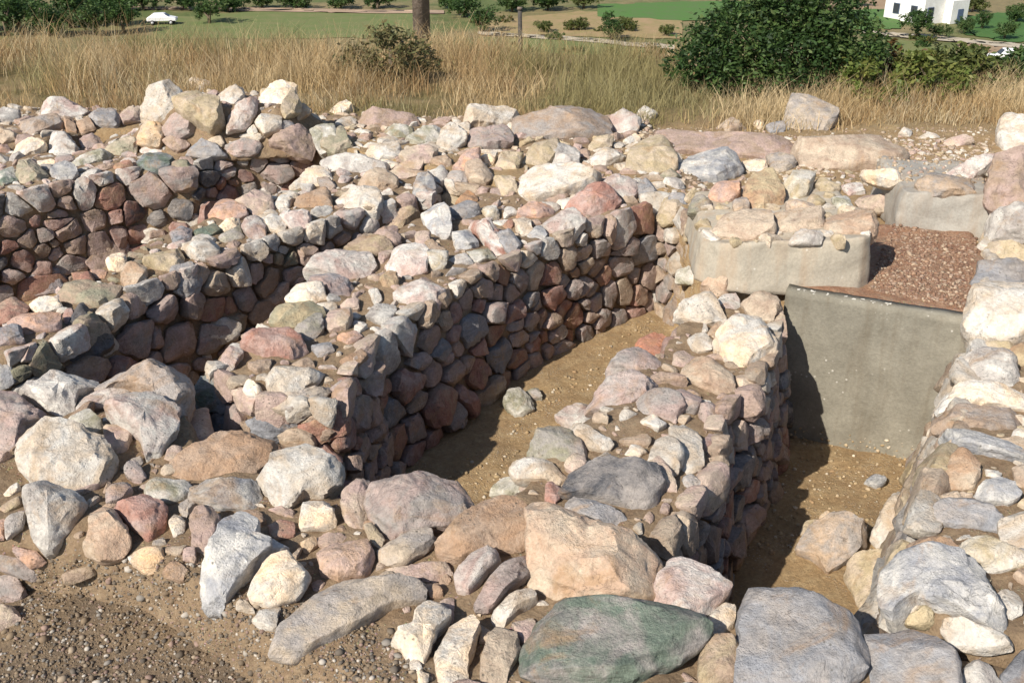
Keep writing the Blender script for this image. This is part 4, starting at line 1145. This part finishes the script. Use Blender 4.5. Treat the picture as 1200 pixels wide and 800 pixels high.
# the big shrub at the plateau's edge
b0 = at(905, 128, -.1); bxx, byy = b0.x, 10.6
bxx, byy = ray(912, 120).x / ray(912, 120).y * 9.95, 9.95
bush('evergreen_bush', (bxx, byy, gz(bxx, byy)), [(-.78, 0, .34, .40, .42, .30), (-.42, .1, .50, .45, .45, .38), (-.02, .1, .78, .44, .45, .36), (.34, 0, .66, .44, .45, .42), (.70, -.05, .40, .36, .4, .34), (.1, -.2, .36, .62, .4, .34), (-1.0, .1, .20, .26, .3, .18), (-.5, -.1, .15, .5, .3, .18), (.4, -.1, .15, .6, .3, .2), (-.08, .1, 1.0, .26, .28, .15), (.9, .0, .25, .28, .3, .2)],
     27000, .028, [(.022, .045, .014)] + GREEN + [(.10, .145, .045)], 'large dark green dense bush behind the domed tan boulder', 'bush', seed=3, stems=10)
for i, (px, py, d, wd_, ht, cols, lab) in enumerate([
    (1022, 132, 9.55, .34, .34, [(.10, .14, .03), (.14, .175, .04), (.18, .19, .05)], 'low yellow-green bush at the right foot of the large dark bush'),
    (1092, 122, 9.75, .36, .38, [(.10, .14, .03), (.14, .165, .04), (.17, .18, .05)], 'yellow-green bush between a rust-tinged bush and dry grass'),
    (1056, 106, 10.2, .36, .44, RUST, 'rust-tinged low bush right of the large dark bush'),
    (1145, 110, 10.2, .48, .34, OLIVE, 'broad dull green bush near the right edge behind dry grass'),
    (1225, 116, 10.3, .40, .22, GREEN, 'dark green bush cut by the right frame edge'),
    (1105, 90, 11.6, .5, .4, OLIVE, 'dull green bush on the slope below the white house')]):
    q = CAM + ray(px, py) * (d / ray(px, py).y); x, y = q.x, d; z = gz(x, y)
    top = q.z + ht * .5
    bush('low_bush', (x, y, z), [(0, 0, max(.15, top - z - .2) * .6, wd_, .35, max(.2, top - z) * .5), (wd_ * .5, .1, max(.15, top - z - .2) * .5, wd_ * .6, .3, .2), (-wd_ * .55, 0, .22, wd_ * .6, .3, .2)], 3800, .035, cols, lab, 'bush', 'low bushes at the plateau edge', seed=20 + i)
for i, (px, d, wd_, ht, cols, lab) in enumerate([(458, 10.3, .42, .55, [(.11, .115, .05), (.16, .145, .06), (.20, .17, .08)], 'grey-green scrubby shrub in the dry grass by the wooden pole')]):
    x = ray(px, 90).x / ray(px, 90).y * d; z = gz(x, d)
    bush('shrub', (x, d, z), [(0, 0, ht * .55, wd_, .35, ht * .45), (wd_ * .6, .1, ht * .4, wd_ * .6, .3, ht * .35), (-wd_ * .6, 0, ht * .4, wd_ * .6, .3, ht * .35)], 2600, .03, cols, lab, 'shrub', None, seed=40 + i)
# poles
def pole(name, px, d, pxw, top, label, mat):
    q = CAM + ray(px, 60) * (d / ray(px, 60).y); x = q.x; z = gz(x, d); r = pxw / FPX * d / 2
    root = empty(name, (x, d, z), label, 'pole')
    V, F = tube([(0, 0, -.3), (.01, 0, top * .5), (0, 0, top)], [r * 1.05, r, r * .92], 14)
    o = mesh_obj('shaft', V, F, mat); o.parent = root; return root, r
M_WOOD = flat_mat('grey_wood', (.16, .125, .10), (.23, .185, .15), 9, .9, .03)
r1, rr = pole('wooden_pole', 495, 13.0, 19, 7.5, 'thick weathered wooden pole rising out of the picture behind dry grass', M_WOOD)
V, F = tube([(-.9, -.02, 6.9), (.9, -.02, 6.9)], .06, 8); o = mesh_obj('crossarm', V, F, M_WOOD); o.parent = r1
d_ = 17.0; q = ray(609, 10); topz = CAMZ + q.z * d_ / q.y; xz = q.x / q.y * d_
r2, rr = pole('fence_post', 609, d_, 5, topz - gz(xz, d_), 'thin dark post standing alone above the dry grass', flat_mat('dark_post', (.05, .045, .04), (.09, .08, .07), 20))
V, F = tube([(0, 0, 0), (0, 0, .04)], [rr * 1.35, rr * 1.1], 10); o = mesh_obj('cap', [(a, b, c + topz - gz(xz, d_) - .02) for a, b, c in V], F, M_WOOD); o.parent = r2

# ------------------------------------------------------------------ the valley: fields, paths, trees, house, vehicles
VZ = -20.0
def vground(px, py):
    d = ray(px, py); lo, hi = 60.0, 900.0
    for _ in range(40):
        m = (lo + hi) / 2; p = CAM + d * (m / d.y)
        if p.z > gz(p.x, p.y): lo = m
        else: hi = m
    return CAM + d * (lo / d.y)
def sheet(name, px, mat, lift=.06, sub=10):
    P = [vground(x, y) for x, y in px]; n = len(P) // 2; top = P[:n]; bot = P[n:][::-1]; V, F = [], []
    for j in range(sub + 1):
        for i in range((n - 1) * sub + 1):
            k = min(i // sub, n - 2); t = i / sub - k
            p = bot[k].lerp(bot[k + 1], t).lerp(top[k].lerp(top[k + 1], t), j / sub)
            p = p + Vector((noise.noise((i * .7, j * .7, lift * 40)) * 1.1, noise.noise((i * .45, j * .9, 7)) * 1.8, 0)) * (1 if 0 < i < (n - 1) * sub else .2)
            V.append((p.x, p.y, gz(p.x, p.y) + lift))
    w_ = (n - 1) * sub + 1
    for j in range(sub):
        for i in range(w_ - 1): F.append((j * w_ + i, j * w_ + i + 1, (j + 1) * w_ + i + 1, (j + 1) * w_ + i))
    return tag(mesh_obj(name, V, F, mat), kind='structure')
fm = lambda nm, a, b, s=.5: flat_mat(nm, a, b, s, .95)
G1 = fm('crop_green', (.075, .17, .035), (.095, .15, .05), .5); G2 = fm('meadow', (.12, .16, .05), (.17, .17, .07), .35); G3 = fm('dark_crop', (.05, .12, .03), (.07, .14, .035), .3)
BR = fm('tilled', (.28, .19, .115), (.33, .24, .155), .4); DR = fm('dry_scrub', (.33, .225, .125), (.24, .20, .085), .5); PT = fm('dust_path', (.46, .40, .31), (.40, .34, .25), .8)
sheet('green_field', [(700, 6), (800, 3), (930, 2), (930, 24), (800, 25), (700, 20)], G1, .10)
sheet('brown_field', [(880, -22), (990, -22), (1060, -22), (1060, 14), (960, 13), (880, 4)], BR, .08)
sheet('crop_field', [(960, 14), (1020, 12), (1052, 12), (1056, 34), (1010, 36), (960, 30)], G1, .12)
sheet('meadow', [(960, 46), (1040, 46), (1130, 58), (1150, 92), (1040, 90), (960, 86)], G2, .05)
sheet('grass_field', [(1010, 46), (1070, 50), (1105, 54), (1100, 68), (1060, 70), (1010, 66)], G2, .12)
sheet('dark_field', [(1128, 20), (1170, 16), (1230, 18), (1230, 50), (1180, 50), (1128, 40)], G3, .10)
sheet('dry_scrub', [(560, 26), (680, 14), (800, 18), (800, 46), (700, 44), (560, 40)], DR, .08)
sheet('meadow', [(180, 22), (330, 12), (490, 12), (490, 44), (330, 46), (180, 46)], G2, .07)
sheet('meadow', [(560, 44), (680, 48), (780, 60), (780, 92), (680, 92), (560, 92)], G2, .06)
sheet('path', [(560, 38), (660, 44), (790, 54), (790, 59), (660, 48), (560, 41)], PT, .14)
sheet('path', [(1010, 37), (1080, 42), (1200, 53), (1200, 58), (1080, 47), (1010, 42)], PT, .16)
sheet('dirt_track', [(100, 8), (300, 10), (520, 13), (520, 17), (300, 14), (100, 11)], fm('track', (.38, .27, .19), (.33, .24, .17)), .14)
sheet('brown_field', [(1120, 52), (1150, 52), (1200, 58), (1200, 66), (1150, 66), (1120, 66)], BR, .13)
kinds = {0: ('dense dark green', GREEN), 1: ('mid green', [(.05, .095, .03), (.07, .12, .035), (.09, .13, .04)]), 2: ('olive green', OLIVE)}
trees = [(8, 36, 62, 36, 0), (58, 36, 60, 34, 0), (106, 35, 60, 36, 1), (140, 33, 52, 32, 0), (246, 22, 46, 24, 1), (-40, 38, 60, 36, 0), (32, 18, 60, 26, 1), (84, 15, 56, 24, 0), (130, 16, 56, 24, 0), (172, 12, 50, 22, 1), (268, 14, 46, 20, 0),
         (306, 10, 46, 18, 1), (350, 10, 46, 18, 0), (400, 10, 46, 17, 1), (445, 11, 44, 18, 0), (522, 11, 44, 20, 0), (566, 38, 46, 32, 1), (545, 20, 46, 26, 0), (600, 14, 50, 22, 1), (645, 12, 50, 22, 0), (688, 10, 40, 18, 2), (712, 48, 40, 30, 0),
         (1068, 46, 48, 32, 0), (1100, 44, 26, 16, 1), (1130, 40, 30, 18, 1), (1012, 8, 30, 18, 0), (1150, 34, 26, 20, 0), (1175, 46, 34, 20, 1), (1140, 14, 36, 18, 2), (1195, 26, 40, 22, 1), (20, 26, 60, 30, 1), (80, 27, 60, 30, 0), (130, 24, 60, 30, 0), (-10, 30, 60, 34, 0), (220, 12, 54, 22, 0), (1120, 86, 34, 18, 2), (1180, 92, 40, 16, 2), (1068, 22, 26, 26, 1), (770, 70, 30, 18, 2), (640, 38, 30, 14, 2), (675, 36, 30, 14, 2), (780, 42, 26, 12, 2), (735, 36, 36, 16, 2)]
tl_used = set()
for i, (px, py, wpx, hpx, kd) in enumerate(trees):
    if px < 260 and py > 19: py, hpx = py + 6, hpx + 6
    p = vground(px, py); dd = (p - CAM).dot(_f); W_ = wpx / FPX * dd / 2; Hh = hpx / FPX * dd * 1.05
    g = random.Random(i); bl = []
    for k in range(6):
        a_ = g.uniform(0, 6.28); rr_ = g.uniform(.15, .6); s_ = g.uniform(.42, .68)
        bl.append((math.cos(a_) * rr_ * W_, math.sin(a_) * rr_ * W_, Hh * g.uniform(.38, .72), W_ * s_, W_ * s_, Hh * g.uniform(.24, .36)))
    big = 'broad' if wpx >= 44 else ('mid-sized' if wpx >= 34 else 'small')
    where = ('at the far left' if px < 120 else 'in the left hedge' if px < 480 else 'past the thin post' if px < 660 else 'by the pale path' if px < 800 else 'near the white house' if px < 1128 else 'at the far right')
    lab = f'{big} {kinds[kd][0]} tree {where}'
    if lab in tl_used:
        near = min((t for t in range(len(trees)) if t != i), key=lambda t: abs(trees[t][0] - px) + abs(trees[t][1] - py)); s_ = 'right' if trees[near][0] < px else 'left'
        lab = f'{big} {kinds[kd][0]} tree {where}, {s_} of a {kinds[trees[near][4]][0]} one'
    for ex in ('taller', 'lower', 'more ragged', 'rounder', 'thinner'):
        if lab in tl_used: lab = f'{ex} {kinds[kd][0]} tree {where}'
    tl_used.add(lab)
    bush('tree', (p.x, p.y, gz(p.x, p.y)), bl, 2300, .15 * max(.7, W_ / 2.2), kinds[kd][1], lab, 'tree', 'trees in the valley', seed=100 + i, stems=4, trunk=True)
g_ = random.Random(77)
for i in range(34):
    px, py = (g_.uniform(940, 1205), g_.uniform(44, 98)) if i < 20 else (g_.uniform(560, 790), g_.uniform(22, 74))
    p = vground(px, py)
    if p.y < 40: continue
    W_ = g_.uniform(.5, 1.3); H_ = W_ * g_.uniform(.7, 1.1)
    bush('scrub', (p.x, p.y, gz(p.x, p.y)), [(0, 0, H_ * .5, W_, W_, H_ * .5), (W_ * .7, .2, H_ * .4, W_ * .6, W_ * .6, H_ * .4), (-W_ * .6, -.1, H_ * .35, W_ * .6, W_ * .6, H_ * .35)], 520, .15, [OLIVE, GREEN, RUST + OLIVE][i % 3],
         'small low scrub bush dotted over the far valley floor', 'bush', 'scrub bushes on the valley floor', seed=300 + i, stems=3)
# white house
M_WHITE = flat_mat('whitewash', (.80, .79, .76), (.64, .62, .58), .8, .8); M_DARKW = flat_mat('window_dark', (.03, .035, .045), (.05, .055, .06), 6, .3); M_TRIM = flat_mat('shutter_blue', (.10, .14, .22), (.08, .11, .18), 5)
hp = vground(1086, 27); hd = (hp - CAM).dot(_f); u1 = hd / FPX
house = empty('white_house', (hp.x, hp.y + 3, gz(hp.x, hp.y)), 'white flat-roofed cubic house among trees in the valley', 'house'); house.rotation_euler = (0, 0, R(28))
hw = 56 * u1
def hpart(name, v, f, mat, par=house, bev=0): 
    o = bevelled(name, v, f, mat, None, bev) if bev else mesh_obj(name, v, f, mat, None, smooth=False); o.parent = par; return o
H1 = 6.2
hpart('wall', *join(cuboid(-hw / 2, -3.6, -.5, hw / 2, 3.6, H1), cuboid(hw * .1, -4.9, -.5, hw / 2 + .6, -3.602, 3.1)), M_WHITE)
hpart('roof', *join(cuboid(-hw / 2 - .12, -3.72, H1 + .002, hw / 2 + .12, 3.72, H1 + .2), cuboid(-hw * .2, -1, H1 + .2, hw * .15, 2.4, H1 + 2.0)), M_WHITE)
for (x, z, ww, wh) in ((-hw * .32, .9, 1.0, 1.3), (-hw * .32, 3.9, 1.0, 1.3), (-hw * .05, 3.9, 1.0, 1.3), (hw * .3, 4.0, 1.0, 1.3)):
    f = hpart('window', *cuboid(x - ww / 2 - .08, -3.68, z - .08, x + ww / 2 + .08, -3.598, z + wh + .08), M_TRIM)
    o = hpart('pane', *cuboid(x - ww / 2, -3.70, z, x + ww / 2, -3.675, z + wh), M_DARKW, f)
for (y, z) in ((-1.8, 1.0), (1.4, 1.0), (-1.8, 3.9), (1.4, 3.9)):
    f = hpart('window', *cuboid(-hw / 2 - .08, y - .58, z - .08, -hw / 2 + .002, y + .58, z + 1.38), M_TRIM); hpart('pane', *cuboid(-hw / 2 - .10, y - .5, z, -hw / 2 - .075, y + .5, z + 1.3), M_DARKW, f)
dr = hpart('door', *cuboid(hw * .28, -4.96, -.4, hw * .28 + 1.1, -4.898, 1.9), M_TRIM); hpart('handle', *cuboid(hw * .28 + .9, -5.0, .7, hw * .28 + 1.0, -4.955, .85), M_DARKW, dr)
# vehicles
M_CARW = flat_mat('white_paint', (.82, .82, .82), (.78, .78, .79), 2, .35); M_TYRE = flat_mat('tyre', (.02, .02, .02), (.03, .03, .03), 20); M_RIM = flat_mat('rim', (.4, .4, .42), (.5, .5, .52), 8, .4)
def vehicle(name, px, py, rot, kind, label, cat):
    p = vground(px, py); root = empty(name, (p.x, p.y, gz(p.x, p.y) + .14), label, cat); root.rotation_euler = (0, 0, rot)
    prof = dict(pickup=[(-2.5, .45), (-2.55, .95), (-.35, 1.0), (-.25, 1.62), (.9, 1.66), (1.45, 1.08), (2.35, .96), (2.5, .5)], car=[(-2.0, .42), (-2.05, .85), (-1.7, 1.0), (-1.15, 1.42), (.35, 1.46), (1.05, 1.0), (1.95, .82), (2.05, .42)])[kind]
    n = len(prof); V = []
    for s in (-1, 1):
        for x, z in prof: V.append((x, s * (.85 if z < 1.1 else .70), z))
    F = [tuple(range(n))[::-1], tuple(range(n, 2 * n))] + [(i, (i + 1) % n, (i + 1) % n + n, i + n) for i in range(n)]
    b = bevelled('body', V, F, M_CARW, None, .06, 2); b.parent = root
    zt = 1.62 if kind == 'pickup' else 1.42; xa, xb = (-.2, .95) if kind == 'pickup' else (-1.1, .4); zl = 1.06
    for s in (-1, 1):
        v = [(xa + .08, s * .80, zl), (xb + .2, s * .80, zl), (xb - .05, s * .735, zt - .1), (xa + .15, s * .735, zt - .1)]; v += [(x, y - s * .04, z) for x, y, z in v]
        o = mesh_obj('window', v, [(0, 1, 2, 3), (7, 6, 5, 4), (0, 4, 5, 1), (1, 5, 6, 2), (2, 6, 7, 3), (3, 7, 4, 0)], M_DARKW, None, smooth=False); o.parent = root
        o = mesh_obj('headlight', *cuboid(prof[-2][0] - .1, s * .68 - .14, .66, prof[-2][0] + .12, s * .68 + .14, .8), M_RIM, None, smooth=False); o.parent = root
        for x in ((-1.55, 1.5) if kind == 'pickup' else (-1.25, 1.3)):
            t = mesh_obj('wheel', *tube([(x, s * .72, .22), (x, s * .92, .22)], .34, 20), M_TYRE, None); t.parent = root
            q = mesh_obj('rim', *tube([(x, s * .90, .22), (x, s * .935, .22)], .2, 14), M_RIM, None); q.parent = t
    v = [(xb + .02, -.62, zt - .06), (xb + .02, .62, zt - .06), (xb + .52, .7, zl + .03), (xb + .52, -.7, zl + .03)]; v += [(x - .06, y, z - .06) for x, y, z in v]
    o = mesh_obj('windscreen', [(x + .03, y, z + .03) for x, y, z in v], [(0, 1, 2, 3)[::-1], (7, 6, 5, 4)[::-1], (0, 4, 5, 1), (1, 5, 6, 2), (2, 6, 7, 3), (3, 7, 4, 0)], M_DARKW, None, smooth=False); o.parent = root
    return root
vehicle('pickup_truck', 1183, 76, R(172), 'pickup', 'white pickup truck parked on the slope at the right edge', 'pickup truck')
vehicle('parked_car', 191, 29, R(8), 'car', 'white car half hidden by dry grass in front of the hedge row', 'car')
